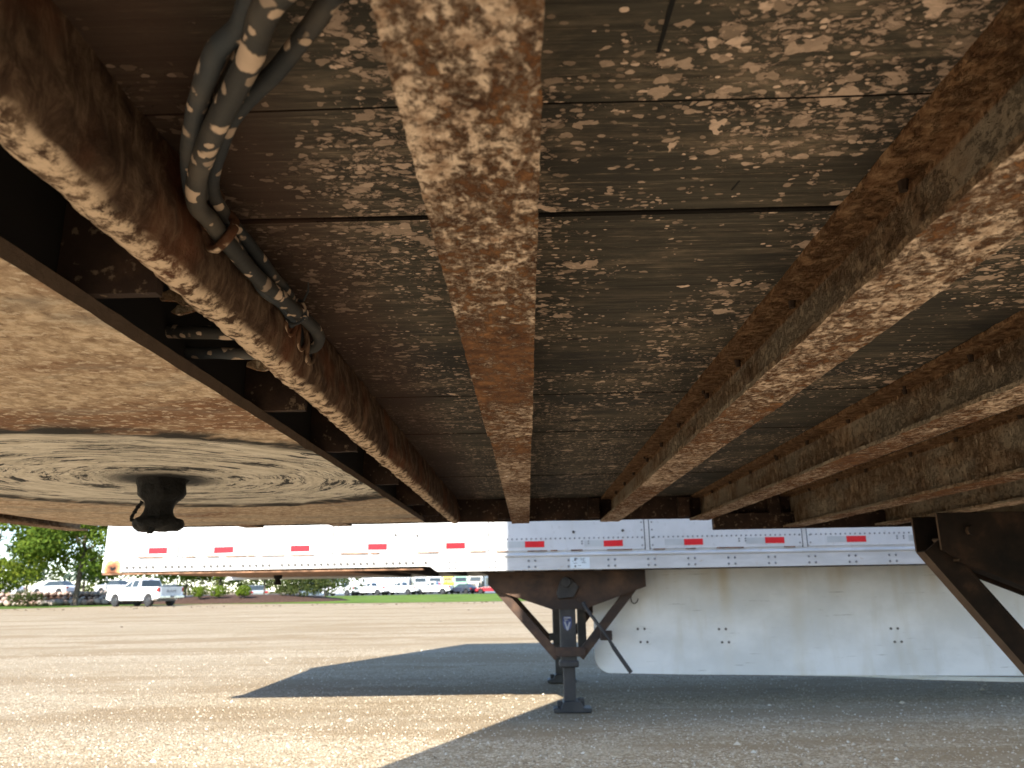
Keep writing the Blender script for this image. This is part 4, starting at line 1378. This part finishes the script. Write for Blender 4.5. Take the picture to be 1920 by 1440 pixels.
def pickup(name, label, loc, rz, group=None, paint='white_car_paint', rim='rim_metal', letters=None, cat='pickup truck'):
    root = thing(name, label, cat, (0, 0, 0), 0, group)
    W = 0.98
    bx = MB()
    # body side with wheel openings, nose at -2.95, tail at 2.85
    def arch(cx, r=0.50, n=8):
        return [(cx - r * math.cos(math.pi * i / n), 0.40 + r * math.sin(math.pi * i / n)) for i in range(n + 1)]
    low = [(-2.93, 0.52)] + arch(-1.95) + [(-1.40, 0.42), (1.20, 0.42)] + arch(1.75) + [(2.35, 0.52), (2.85, 0.55)]
    topl = [(2.86, 1.30), (0.62, 1.33), (0.60, 1.30), (-1.10, 1.27), (-1.40, 1.26), (-2.55, 1.20), (-2.88, 1.10), (-2.95, 0.85)]
    bx.prism(low + topl, 'y', -W, W)
    body = bx.build('body', paint, root, bevel=0.05)
    bed = MB().box(0.78, 2.72, -0.80, 0.80, 1.26, 1.335).build('bed_floor', 'dark_bolt', root)
    # cab with raked screens and leaning sides
    cb = MB()
    prof = [(-1.32, 1.26), (-0.55, 1.83), (-0.30, 1.90), (0.30, 1.91), (0.52, 1.85), (0.66, 1.30)]
    vs = []
    for s in (-1, 1):
        for (x, z) in prof:
            vs.append((x, s * (W - 0.04 - 0.24 * max(0, (z - 1.27) / 0.64)), z))
    n = len(prof)
    fs = [tuple(range(n)), tuple(range(2 * n - 1, n - 1, -1))] + [(i, i + n, (i + 1) % n + n, (i + 1) % n) for i in range(n)]
    cb.add(vs, fs)
    cab = cb.build('cab', paint, root, bevel=0.03)
    def yy(z, s):
        return s * (W - 0.04 - 0.24 * max(0, (z - 1.27) / 0.64) + 0.006)
    for s in (-1, 1):
        for poly in ([(-1.08, 1.32), (-0.42, 1.78), (-0.33, 1.79), (-0.30, 1.32)], [(-0.23, 1.32), (-0.25, 1.79), (0.30, 1.80), (0.40, 1.70), (0.44, 1.32)]):
            wv = MB()
            wv.add([(x, yy(z, s), z) for x, z in poly] + [(x, yy(z, s) - s * 0.02, z) for x, z in poly],
                   [tuple(range(len(poly))), tuple(range(2 * len(poly) - 1, len(poly) - 1, -1))] + [(i, i + len(poly), (i + 1) % len(poly) + len(poly), (i + 1) % len(poly)) for i in range(len(poly))])
            wv.build('side_window', 'vehicle_glass', cab)
        hd = MB()
        for x in (-0.42, 0.42):
            hd.box(x - 0.09, x + 0.09, s * W, s * (W + 0.025), 1.06, 1.10)
        hd.build('door_handle', 'chrome', body)
        MB().box(-1.02, -0.86, s * (W + 0.20), s * (W - 0.06), 1.30, 1.50).build('wing_mirror', paint, cab, bevel=0.03)
        MB().prism([(2.60, 0.98), (2.865, 0.98), (2.865, 1.27), (2.72, 1.27), (2.64, 1.12)], 'y', s * (W - 0.12), s * (W + 0.012)).build('tail_lamp', 'tail_lamp', body)
        MB().box(-2.93, -2.62, s * (W + 0.01), s * (W - 0.2), 0.92, 1.06).build('headlight', 'chrome', body, bevel=0.02)
        sm = MB()
        for px in (-0.27, 0.62, -1.20):
            sm.box(px - 0.006, px + 0.006, s * (W - 0.01), s * (W + 0.003), 0.50, 1.26)
        sm.build('door_seam', 'dark_bolt', body)
    w1 = MB()
    w1.add([(-1.26, -0.86, 1.33), (-1.26, 0.86, 1.33), (-0.60, 0.72, 1.81), (-0.60, -0.72, 1.81)], [(0, 1, 2, 3)])
    w1.v = [(p[0] - 0.015, p[1], p[2] + 0.015) for p in w1.v]
    w1.build('windscreen', 'vehicle_glass', cab)
    w2 = MB()
    w2.add([(0.665, -0.80, 1.36), (0.665, 0.80, 1.36), (0.545, 0.70, 1.79), (0.545, -0.70, 1.79)], [(3, 2, 1, 0)])
    w2.v = [(p[0] + 0.012, p[1], p[2]) for p in w2.v]
    w2.build('rear_window', 'vehicle_glass', cab)
    MB().box(0.50, 0.545, -0.16, 0.16, 1.84, 1.875).build('brake_lamp', 'tail_lamp', cab)
    MB().box(2.80, 3.05, -0.97, 0.97, 0.55, 0.74).build('rear_bumper', 'chrome', root, bevel=0.03)
    MB().box(3.051, 3.06, -0.16, 0.16, 0.60, 0.70).build('number_plate', 'dark_bolt', root)
    MB().box(-3.08, -2.90, -0.95, 0.95, 0.48, 0.72).build('front_bumper', 'chrome', root, bevel=0.04)
    MB().box(-2.965, -2.90, -0.55, 0.55, 0.76, 1.06).build('grille', 'dark_bolt', root)
    tg = MB().box(2.862, 2.90, -0.80, 0.80, 0.76, 1.30).build('tailgate', 'silver_car_paint' if letters else paint, root, bevel=0.02)
    if letters:
        q = Matrix.Translation((2.905, 0, 0.93)) @ Matrix.Rotation(R(90), 4, 'Z') @ Matrix.Rotation(R(90), 4, 'X')
        q = q @ Matrix.Scale(1.35, 4, (1, 0, 0))
        text_mesh(letters, 0.27, 'badge_dark', tg, 'tailgate_lettering', q)
    MB().box(-2.6, 2.6, -0.62, 0.62, 0.34, 0.46).build('chassis', 'dark_bolt', root)
    for x in (-1.95, 1.75):
        for y in (-0.84, 0.84):
            wheel(root, x, y, 0.40, 0.28, rim)
    root.location = loc
    root.rotation_euler = (0, 0, rz)
    return root


PK = (-27.35, 56.35, 0.0)
pickup('pickup_truck', 'white crew-cab pickup truck parked at the edge of the gravel lot', PK, R(-29), letters='RAM')

W0 = pickup('pickup_truck', 'white pickup truck left of the others in the far parking row, by the dark shrub', (-28.6, 121, 0.02), R(-20), 'white pickups in the far parking row')
dup(W0, (-24.0, 121, 0.02), R(-20), 'second white pickup truck of the far parking row, under the two rounded white van tops', 'white pickups in the far parking row')
dup(W0, (-19.4, 121, 0.02), R(-20), 'third white pickup truck of the far parking row, in front of the grey shed', 'white pickups in the far parking row')
dup(W0, (-14.4, 121, 0.02), R(-12), 'white pickup truck in front of the red and white truck in the far row', 'white pickups in the far parking row')


def small_car(name, label, loc, rz, paint, group=None, tall=0.0, cat='car'):
    root = thing(name, label, cat, (0, 0, 0), 0, group)
    W = 0.88
    def arch(cx, r=0.40, n=8):
        return [(cx - r * math.cos(math.pi * i / n), 0.33 + r * math.sin(math.pi * i / n)) for i in range(n + 1)]
    low = [(-2.25, 0.35)] + arch(-1.42) + arch(1.35) + [(2.2, 0.38)]
    top = [(2.25, 0.80), (2.10, 0.98 + tall * 0.4), (-0.95, 0.95 + tall * 0.3), (-2.05, 0.80 + tall * 0.3), (-2.28, 0.62)]
    body = MB().prism(low + top, 'y', -W, W).build('body', paint, root, bevel=0.06)
    cb = MB()
    prof = [(-1.05, 0.93 + tall * 0.3), (-0.35, 1.42 + tall), (1.10, 1.44 + tall), (1.95, 0.96 + tall * 0.4)]
    n = len(prof)
    vs = [(x, s * (W - 0.06 - 0.2 * (z > 1.1)), z) for s in (-1, 1) for x, z in prof]
    cb.add(vs, [tuple(range(n)), tuple(range(2 * n - 1, n - 1, -1))] + [(i, i + n, (i + 1) % n + n, (i + 1) % n) for i in range(n)])
    cab = cb.build('cabin', 'vehicle_glass', root, bevel=0.04)
    MB().box(-0.32, 1.08, -0.66, 0.66, 1.43 + tall, 1.475 + tall).build('roof', paint, cab, bevel=0.02)
    for s in (-1, 1):
        MB().box(2.10, 2.262, s * 0.55, s * 0.86, 0.70, 0.88).build('tail_lamp', 'tail_lamp', body)
    for x in (-1.42, 1.35):
        for y in (-0.76, 0.76):
            q = Matrix.Translation((x, y, 0.33)) @ Matrix.Rotation(R(90), 4, 'X')
            tm = MB().lathe([(0.2, -0.11), (0.31, -0.11), (0.33, -0.08), (0.33, 0.08), (0.31, 0.11), (0.2, 0.11)], (0, 0, 0), 18)
            tm.v = [tuple(q @ Vector(p)) for p in tm.v]
            wh = tm.build('wheel', 'tyre_rubber', root, smooth=40)
            MB().cyl((x, y, 0.33), (0, 1, 0), 0.21, 0.20, 14).build('rim', 'bright_rim', wh, smooth=40)
    root.location = loc
    root.rotation_euler = (0, 0, rz)
    return root


small_car('parked_car', 'silver car with red tail lamps behind the mulch bed', (-27.6, 80.0, 0.02), R(-62), 'silver_car_paint')
small_car('parked_car', 'dark blue car in the far row under the green truck', (-10.0, 121, 0.02), R(-35), 'dark_car_paint')
small_car('parked_car', 'dark red car in the far row beside the landing gear bracket', (-5.6, 120, 0.02), R(-8), 'red_car_paint')
small_car('parked_car', 'silver sport utility car behind the round bushes', (-38.0, 84.0, 0.02), R(-75), 'silver_car_paint', tall=0.25)


def tractor(name, label, loc, rz, cabc, upper, h=3.7, group=None, sleeper=True):
    """highway tractor: hood, cab with screen, sleeper with roof fairing, tanks, ten wheels; nose to local -Y"""
    root = thing(name, label, 'truck', (0, 0, 0), 0, group)
    W = 1.12
    prof = [(-3.3, 0.55), (-3.25, 1.45), (-2.9, 1.72), (-1.75, 1.92), (-1.70, 0.55)]
    MB().prism(prof, 'x', -0.95, 0.95).build('hood', cabc, root, bevel=0.08)
    hh = h
    prof = [(-1.69, 0.6), (-1.69, 1.95), (-1.38, 2.75), (-0.9, hh - 0.35), (-0.2, hh), (0.9, hh), (0.95, 0.8)]
    cab = MB().prism(prof, 'x', -W, W).build('cab', upper, root, bevel=0.10)
    wv = MB()
    wv.add([(-1.0, -1.70, 2.0), (1.0, -1.70, 2.0), (0.95, -1.41, 2.70), (-0.95, -1.41, 2.70)], [(0, 1, 2, 3)])
    wv.v = [(p[0], p[1] - 0.03, p[2]) for p in wv.v]
    wv.build('windscreen', 'vehicle_glass', cab)
    for s in (-1, 1):
        MB().box(s * (W - 0.01), s * (W + 0.012), -1.35, -0.55, 2.0, 2.62).build('side_window', 'vehicle_glass', cab)
        MB().box(s * (W + 0.1), s * (W + 0.32), -1.62, -1.52, 1.95, 2.65).build('wing_mirror', 'chrome', cab)
        MB().cyl((s * 0.95, 0.3, 0.72), (0, 1, 0), 0.3, 1.5, 16).build('fuel_tank', 'chrome', root, smooth=40)
        MB().cyl((s * 0.95, 1.05, 2.2), (0, 0, 1), 0.07, 2.9, 10).build('exhaust_stack', 'chrome', root, smooth=40)
        MB().box(s * 0.55, s * 0.92, -3.34, -3.24, 0.95, 1.2).build('headlight', 'chrome', root)
    MB().box(-1.1, 1.1, -3.48, -3.26, 0.42, 0.78).build('front_bumper', 'chrome', root, bevel=0.04)
    MB().box(-0.5, 0.5, -3.33, -3.24, 0.85, 1.55).build('grille', 'dark_bolt', root)
    MB().box(-0.45, 0.45, -3.0, 4.0, 0.55, 0.85).build('chassis', 'dark_bolt', root)
    for y in (-2.5, 2.2, 3.5):
        for s in (-1, 1):
            wd = 0.3 if y < 0 else 0.6
            MB().cyl((s * (1.08 - wd / 2), y, 0.51), (1, 0, 0), 0.51, wd, 20).build('wheel', 'tyre_rubber', root, smooth=40)
    root.location = loc
    root.rotation_euler = (0, 0, rz)
    return root


tractor('semi_tractor', 'tall white truck cab standing left of the red and white truck', (-19.4, 142, 0.02), R(12), 'white_car_paint', 'white_car_paint', 3.75)
tractor('semi_tractor', 'pale green truck cab with rounded roof in the far row', (-12.1, 142, 0.02), R(8), 'green_truck_paint', 'green_truck_paint', 3.7)
tractor('semi_tractor', 'low beige truck in the far row beside the pale green cab', (-8.9, 140, 0.02), R(-10), 'beige_paint', 'beige_paint', 2.95)
tractor('semi_tractor', 'white truck with bright red hood and sides between two tall cabs', (-16.6, 142, 0.02), R(5), 'bright_red_paint', 'white_car_paint', 2.95)


def step_van(name, label, loc, rz, paint, group=None):
    root = thing(name, label, 'van', (0, 0, 0), 0, group)
    prof = [(-2.6, 0.5), (-2.65, 1.3), (-2.3, 1.55), (-1.5, 2.75), (-1.1, 2.95), (2.5, 2.95), (2.7, 2.8), (2.7, 0.5)]
    b = MB().prism(prof, 'y', -1.0, 1.0).build('body', paint, root, bevel=0.14)
    wv = MB()
    wv.add([(-2.26, -0.85, 1.66), (-2.26, 0.85, 1.66), (-1.56, 0.8, 2.66), (-1.56, -0.8, 2.66)], [(0, 1, 2, 3)])
    wv.v = [(p[0] - 0.05, p[1], p[2] + 0.02) for p in wv.v]
    wv.build('windscreen', 'vehicle_glass', b)
    for s in (-1, 1):
        MB().prism([(-1.95, 1.65), (-1.35, 2.45), (-0.75, 2.45), (-0.75, 1.65)], 'y', s * 0.99, s * 1.012).build('side_window', 'vehicle_glass', b)
    for x in (-1.7, 1.6):
        for y in (-0.86, 0.86):
            MB().cyl((x, y, 0.38), (0, 1, 0), 0.38, 0.26, 18).build('wheel', 'tyre_rubber', root, smooth=40)
    root.location = loc
    root.rotation_euler = (0, 0, rz)
    return root


V0 = step_van('delivery_van', 'left one of two white vans behind the white pickups', (-29.4, 136, 0.02), R(-38), 'white_car_paint', 'white vans at the far lot')
dup(V0, (-26.0, 136, 0.02), R(-38), 'right one of two white vans behind the white pickups', 'white vans at the far lot', None)
for i, (x, y, lb) in enumerate(((-54.0, 80, 'white car above the boulder wall at the far left of the picture'),
                                (-49.3, 82, 'white car above the boulder wall just left of the maple trunk'),
                                (-43.2, 83, 'white car above the boulder wall just right of the maple trunk'))):
    small_car('parked_car', lb, (x, y, 0.80), R((8, -14, 165)[i]), 'white_car_paint', 'white cars above the boulder wall')
yb = thing('skid_loader', 'small yellow machine top showing between the white and green trucks', 'loader', (-14.6, 146, 0.02))
MB().prism([(-1.0, 0.6), (-1.0, 1.8), (-0.5, 3.1), (0.9, 3.1), (1.0, 0.6)], 'x', -15.5, -13.7, Matrix.Translation((0, 146, 0))).build('body', 'yellow_paint', yb, bevel=0.08)
MB().box(-15.3, -13.9, 145.2, 146.5, 2.0, 2.7).build('cab_window', 'vehicle_glass', yb)
for sx in (-15.55, -13.65):
    for sy in (145.2, 146.8):
        MB().cyl((sx, sy, 0.47), (1, 0, 0), 0.45, 0.3, 16).build('wheel', 'tyre_rubber', yb, smooth=40)

sh = thing('metal_shed', 'blue-grey metal shed with a gable roof behind the dark shrub', 'shed', (-37, 150, 0))
MB().box(-42.5, -31.8, 147, 160, 0.02, 2.6).build('wall', 'plain_wall', sh)
MB().prism([(-43.0, 2.55), (-37.0, 5.4), (-31.2, 2.55), (-31.2, 2.65), (-37.0, 5.55), (-43.0, 2.65)], 'y', 146.6, 160.4).build('roof', 'roof_sheet', sh)
MB().prism([(-42.4, 2.6), (-31.9, 2.6), (-37, 5.35)], 'y', 147.0, 147.2).build('gable', 'plain_wall', sh)
MB().box(-40, -37, 146.9, 147.02, 0.02, 2.4).build('roller_door', 'roof_sheet', sh)
g2 = thing('storage_trailer', 'grey ribbed trailer box behind the third white pickup', 'trailer', (-22.4, 140, 0))
MB().box(-24.0, -20.8, 138.6, 146, 0.95, 3.2).build('box', 'silver_car_paint', g2, bevel=0.05)
for i in range(6):
    MB().box(-23.7 + i * 0.55, -23.55 + i * 0.55, 138.5, 138.61, 1.0, 3.1).build('rib', 'grey_reflector', g2)
for sx in (-23.4, -21.4):
    MB().cyl((sx, 143, 0.47), (1, 0, 0), 0.45, 0.35, 16).build('wheel', 'tyre_rubber', g2, smooth=40)
bu = thing('office_trailer', 'blue-grey glazed cabin right of the beige truck in the far row', 'cabin', (-6.2, 138, 0))
MB().box(-7.4, -5.0, 136, 141, 0.02, 2.9).build('wall', 'plain_wall', bu, bevel=0.04)
MB().box(-7.2, -5.2, 135.93, 136.01, 1.1, 2.5).build('window', 'vehicle_glass', bu)
MB().box(-7.5, -4.9, 135.9, 141.1, 2.9, 3.0).build('roof', 'roof_sheet', bu)



lp = thing('lamp_post', 'grey galvanised lamp post beside the hood of the white pickup', 'lamp post', (-38.6, 72, 1.15))
MB().tube([(-38.6, 72, 1.15), (-38.6, 72, 7.5)], [0.13, 0.09], 12).build('pole', 'galvanised_pole', lp, smooth=50)
MB().box(-38.9, -38.1, 71.8, 72.2, 7.5, 7.65).build('lamp_head', 'galvanised_pole', lp, bevel=0.03)


# ------------------------------------------------------------------ vegetation
def leaf_mass(mb, blobs, n, size, rs, flat=0.5, shell=0.55):
    tot = sum(b[3] * b[4] * b[5] for b in blobs)
    for (cx, cy, cz, rx, ry, rz) in blobs:
        k = int(n * rx * ry * rz / tot)
        for _ in range(k):
            while True:
                p = Vector((rs.uniform(-1, 1), rs.uniform(-1, 1), rs.uniform(-1, 1)))
                L = p.length
                if L < 1 and (L > shell or rs.random() < 0.35):
                    break
            q = Vector((cx + p.x * rx, cy + p.y * ry, cz + p.z * rz))
            if noise.noise(q * (0.9 / max(0.5, rx * 0.35))) < -0.22:
                continue
            s = size * rs.uniform(0.6, 1.35)
            nrm = (Vector((p.x, p.y, p.z * 0.6 + 0.35)) + Vector((rs.uniform(-1, 1), rs.uniform(-1, 1), rs.uniform(-1, 1))) * 0.9).normalized()
            a = nrm.orthogonal().normalized()
            b = nrm.cross(a)
            th = rs.uniform(0, 6.28)
            a2 = a * math.cos(th) + b * math.sin(th)
            b2 = nrm.cross(a2)
            v = [q - a2 * s, q + b2 * s * flat, q + a2 * s, q - b2 * s * flat]
            mb.add(v, [(0, 1, 2, 3)])


def branch_set(mb, base, top, r, rs, limbs, spread, n=9):
    pts = [Vector(base), Vector(base).lerp(Vector(top), 0.3) + Vector((rs.uniform(-.05, .05), 0, 0)), Vector(base).lerp(Vector(top), 0.65) + Vector((rs.uniform(-.1, .1), 0, 0)), Vector(top)]
    mb.tube([pts[0], pts[0].lerp(pts[1], 0.15)] + pts[1:], [r * 1.45, r * 1.05, r * 0.9, r * 0.65, r * 0.25], n)
    for k in range(limbs):
        u = 0.32 + 0.6 * k / limbs
        p = Vector(base).lerp(Vector(top), u)
        a = k * 2.4 + rs.uniform(-0.4, 0.4)
        e = p + Vector((math.cos(a) * spread, math.sin(a) * spread, spread * rs.uniform(0.25, 0.7))) * rs.uniform(0.7, 1.1) * (1.1 - 0.5 * u)
        m = p.lerp(e, 0.5) + Vector((0, 0, spread * 0.08))
        mb.tube([p, m, e], [r * 0.42, r * 0.25, r * 0.08], 6)


def tree(name, label, base, top, r, blobs, n, leaf, size, limbs=9, spread=2.5, group=None, cat='tree', seed=1, bark='bark'):
    rs = random.Random(seed)
    root = thing(name, label, cat, base, 0, group)
    t_ = MB()
    branch_set(t_, base, top, r, rs, limbs, spread)
    t_.build('trunk', bark, root, smooth=50)
    c = MB()
    leaf_mass(c, blobs, n, size, rs)
    c.build('crown', leaf, root)
    return root


def blobs_round(c, R0, H0, k, rs, r=(0.9, 1.6)):
    out = []
    for i in range(k):
        a = rs.uniform(0, 6.28)
        d = R0 * math.sqrt(rs.random())
        z = rs.uniform(-H0, H0) * math.sqrt(max(0.05, 1 - (d / R0) ** 2))
        q = rs.uniform(*r)
        out.append((c[0] + math.cos(a) * d, c[1] + math.sin(a) * d, c[2] + z, q, q, q * 0.62))
    return out


rs = random.Random(11)
# the big maple: base about 62 m off, crown reaching behind the white trailer
mb_ = blobs_round((-35.4, 62.5, 5.0), 4.9, 2.6, 84, rs, (0.9, 1.6)) + blobs_round((-35.2, 63, 8.4), 3.6, 2.0, 30, rs, (1.0, 1.7))
mb_ += [(-39.2, 61.8, 3.0, 1.4, 1.2, 0.7), (-37.6, 61.3, 2.7, 1.3, 1.2, 0.55), (-33.4, 62, 2.6, 1.2, 1.2, 0.5), (-32.0, 62.4, 3.1, 1.2, 1.2, 0.7), (-40.4, 62.2, 3.7, 1.1, 1.2, 0.6)]
tree('maple_tree', 'large green maple with a thick grey trunk left of the white pickup', (-35.55, 62.0, 0.02), (-35.3, 62.4, 9.5), 0.20, mb_, 36000, 'maple_leaf', 0.15, 14, 3.6, seed=4)
rs = random.Random(5)
mb_ = [(-43.2, 58.4, 3.2, 1.5, 1.4, 1.0), (-41.6, 58.2, 2.7, 1.5, 1.3, 0.9), (-40.2, 58.6, 2.2, 1.2, 1.2, 0.7), (-44.6, 59, 2.4, 1.6, 1.4, 1.0), (-39.4, 58.8, 3.2, 0.8, 0.8, 0.5), (-42.4, 58.8, 1.6, 1.8, 1.4, 0.55),
       (-42.0, 59, 6.2, 1.3, 1.3, 0.6), (-40.2, 59, 6.9, 1.2, 1.2, 0.6), (-43.4, 59, 5.2, 0.9, 1.2, 0.4), (-44.5, 59, 6.6, 1.8, 1.4, 0.8), (-38.6, 59.2, 5.9, 0.8, 0.8, 0.5)]
mb_ = [(q[0] + 2.5,) + q[1:] for q in mb_]
tree('young_tree', 'yellow-green tree at the far left edge, in front of the boulder wall', (-40.6, 58.8, 0.02), (-40.0, 58.9, 6.8), 0.11, mb_, 9500, 'yellow_green_leaf', 0.125, 9, 2.0, seed=9)
rs = random.Random(6)
tree('dark_shrub', 'dark low shrub growing in front of the boulder wall', (-40.3, 63.6, 0.02), (-40.3, 63.6, 1.0), 0.05, [(-40.6, 63.6, 0.75, 0.9, 0.7, 0.65), (-39.7, 63.6, 0.6, 0.8, 0.7, 0.5), (-41.5, 63.7, 0.6, 0.6, 0.6, 0.5)], 1600, 'dark_leaf', 0.08, 4, 0.5, cat='shrub')
# blue spruces on the terrace
for i, (x, y, h, lb) in enumerate(((-47.2, 74, 5.5, 'blue spruce on the terrace left of the maple trunk'), (-41.2, 73, 4.8, 'blue spruce on the terrace behind the pickup hood'))):
    rs = random.Random(20 + i)
    bl = []
    for k in range(9):
        u = k / 8
        rr = 1.7 * (1 - u) + 0.15
        for q in range(5):
            a = q * 1.256 + k * 0.5
            bl.append((x + math.cos(a) * rr * 0.6, y + math.sin(a) * rr * 0.6, 1.15 + 1.2 + u * (h - 1.6), rr * 0.55 + 0.1, rr * 0.55 + 0.1, 0.30))
    tree('spruce_tree', lb, (x, y, 0.80), (x, y, 1.15 + h), 0.10, bl, 2600, 'spruce_needle', 0.11, 6, 0.9, group='spruces on the terrace', seed=30 + i)
# spreading little trees behind the bushes, their crowns a strip under the white trailer
spots = [(-30.6, 70.5, 'small spreading tree standing straight behind the pickup cab'), (-27.2, 69.5, 'small spreading tree with a forked trunk behind the round bushes'), (-23.9, 71.5, 'small spreading tree between the round bushes and the dark shrub')]
for i, (x, y, lb) in enumerate(spots):
    rs = random.Random(40 + i)
    bl = blobs_round((x, y, 3.2), 2.2, 0.9, 16, rs, (0.7, 1.1))
    bl += [(x - 1.6, y - 0.5, 2.35, 0.9, 0.8, 0.32), (x + 1.4, y - 0.5, 2.3, 0.9, 0.8, 0.3), (x, y - 0.9, 2.25, 0.9, 0.8, 0.3)]
    tree('ornamental_tree', lb, (x, y, 0.25), (x + 0.2, y, 3.4), 0.075, bl, 7500, 'bush_leaf', 0.10, 8, 1.7, group='small trees along the mulch bed', seed=50 + i)
# clipped round bushes
bush_l = ['round clipped bush directly behind the tail of the pickup', 'middle one of the three round clipped bushes', 'round clipped bush right of the forked trunk']
for i, (x, y, r) in enumerate(((-26.35, 63.5, 0.62), (-25.0, 63.8, 0.64), (-23.0, 64.0, 0.60))):
    rs = random.Random(60 + i)
    root = thing('round_bush', bush_l[i], 'bush', (x, y, 0.3), 0, 'round clipped bushes')
    s = MB()
    for q in range(5):
        a = q * 1.26
        s.tube([(x, y, 0.3), (x + math.cos(a) * 0.3, y + math.sin(a) * 0.3, 0.9)], [0.03, 0.012], 5)
    s.build('stem', 'bark', root)
    c = MB()
    leaf_mass(c, [(x, y, 0.98, r * 1.05, r, r * 0.72), (x + 0.2, y, 0.9, r * 0.8, r * 0.8, r * 0.6), (x - 0.25, y - 0.1, 0.88, r * 0.7, r * 0.7, r * 0.55)], 2300, 0.055, rs, shell=0.7)
    c.build('foliage', 'bush_leaf', root)
# sprawling dark shrub on the mulch bed and its bare-limbed neighbour
rs = random.Random(70)
bl = [(-20.3, 66.8, 1.6, 1.1, 0.9, 0.9), (-19.2, 66.6, 1.9, 1.2, 0.9, 1.1), (-18.0, 66.5, 1.5, 1.1, 0.9, 0.8), (-18.6, 66.3, 0.95, 1.6, 0.8, 0.5), (-20.2, 66.4, 0.95, 1.0, 0.8, 0.45), (-17.3, 66.6, 1.9, 1.0, 0.9, 0.9)]
tree('sprawling_shrub', 'big dark olive shrub in the middle of the mulch bed', (-19.2, 66.6, 0.5), (-18.9, 66.6, 2.6), 0.06, bl, 7500, 'dark_leaf', 0.085, 9, 1.2, cat='shrub', seed=71)
bl = [(-16.4, 66.8, 2.5, 1.0, 0.8, 0.6), (-15.6, 66.8, 2.9, 0.9, 0.8, 0.5), (-16.6, 66.6, 1.6, 0.8, 0.7, 0.6), (-16.9, 66.8, 0.85, 0.7, 0.6, 0.45)]
tree('sprawling_shrub', 'thin olive shrub with bare leaning limbs at the end of the mulch bed', (-17.1, 66.6, 0.4), (-15.9, 66.8, 2.9), 0.05, bl, 1500, 'dark_leaf', 0.08, 9, 1.2, cat='shrub', seed=72)
# far wood line
c = MB()
rs = random.Random(80)
for i in range(60):
    x = -150 + i * 5.2 + rs.uniform(-2, 2)
    y = 250 + rs.uniform(0, 30)
    h = rs.uniform(1.8, 3.4)
    leaf_mass(c, [(x, y, h * 0.7, 5.0, 4.0, h)], 260, 0.55, rs)
c.build('far_wood', 'dark_leaf', kind='stuff')
# tall weeds of the border behind the terrace, closing the gap under the crowns
c = MB()
rs = random.Random(81)
for i in range(26):
    x = -66 + i * 1.35 + rs.uniform(-0.5, 0.5)
    leaf_mass(c, [(x, 95 + rs.uniform(-2, 2), 3.6, 1.8, 1.2, 1.6)], 170, 0.22, rs)
for i in range(22):
    x = -43 + i * 1.05 + rs.uniform(-0.4, 0.4)
    leaf_mass(c, [(x, 92 + rs.uniform(-2, 2), 3.2 - 0.06 * i, 1.7, 1.2, 2.0 - 0.03 * i)], 240, 0.20, rs)
c.build('far_hedge', 'dark_leaf', kind='stuff')

# boulder wall in two tiers, every stone a part
bwl = thing('boulder_wall', 'low two-tier retaining wall of pinkish boulders at left', 'wall', (-44, 66, 0))
shapes = []
for k in range(6):
    bm = bmesh.new()
    bmesh.ops.create_icosphere(bm, subdivisions=2, radius=1.0)
    for v in bm.verts:
        d = noise.noise(v.co * 1.1 + Vector((k * 9.1, 0, 0)))
        v.co *= 1 + 0.28 * d
        v.co.z *= 0.78
        v.co.y *= 0.85
    me = bpy.data.meshes.new('stone')
    bm.to_mesh(me)
    bm.free()
    me.materials.append(M['boulder'])
    shapes.append(me)
rs = random.Random(90)


def stone(x, y, z, s):
    o = bpy.data.objects.new('stone', rs.choice(shapes))
    o.location = (x, y, z)
    o.scale = (s * rs.uniform(0.9, 1.3), s, s * rs.uniform(0.8, 1.05))
    o.rotation_euler = (rs.uniform(-0.3, 0.3), rs.uniform(-0.3, 0.3), rs.uniform(0, 6.28))
    col.objects.link(o)
    o.parent = bwl
    o.matrix_parent_inverse = parent_inv(bwl)


x = -58.0
while x < -33.5:
    s = rs.uniform(0.27, 0.40)
    stone(x, 65.6 + rs.uniform(-0.1, 0.1), 0.16 + s * 0.4, s)
    if rs.random() < 0.75:
        stone(x + s * 0.5, 66.0, 0.45 + s * 0.3, s * 0.8)
    x += s * 1.75
x = -58.0
while x < -33.5:
    s = rs.uniform(0.22, 0.32)
    stone(x, 67.6 + rs.uniform(-0.1, 0.1), 0.86 + s * 0.35, s)
    x += s * 2.0
MB().box(-58.5, -33.3, 65.8, 67.7, 0.0, 0.62).build('lower_bank', 'bark_mulch', bwl)
MB().box(-58.5, -33.3, 67.71, 68.5, 0.0, 1.12).build('upper_bank', 'bark_mulch', bwl)

# clumps of loose earth along the edge of the lot
cm = MB()
rs = random.Random(95)
for i in range(160):
    x = rs.uniform(-40, 2)
    y = rs.uniform(47, 53) if rs.random() < 0.9 else rs.uniform(14, 44)
    s = rs.uniform(0.03, 0.08) * min(1, y / 40)
    cm.lathe([(s, 0.0), (s * 0.8, s * 0.3), (s * 0.3, s * 0.5)], (x, y, 0), 6, s * 0.3, 9.0)
cm.build('earth_clods', 'bark_mulch', kind='stuff')
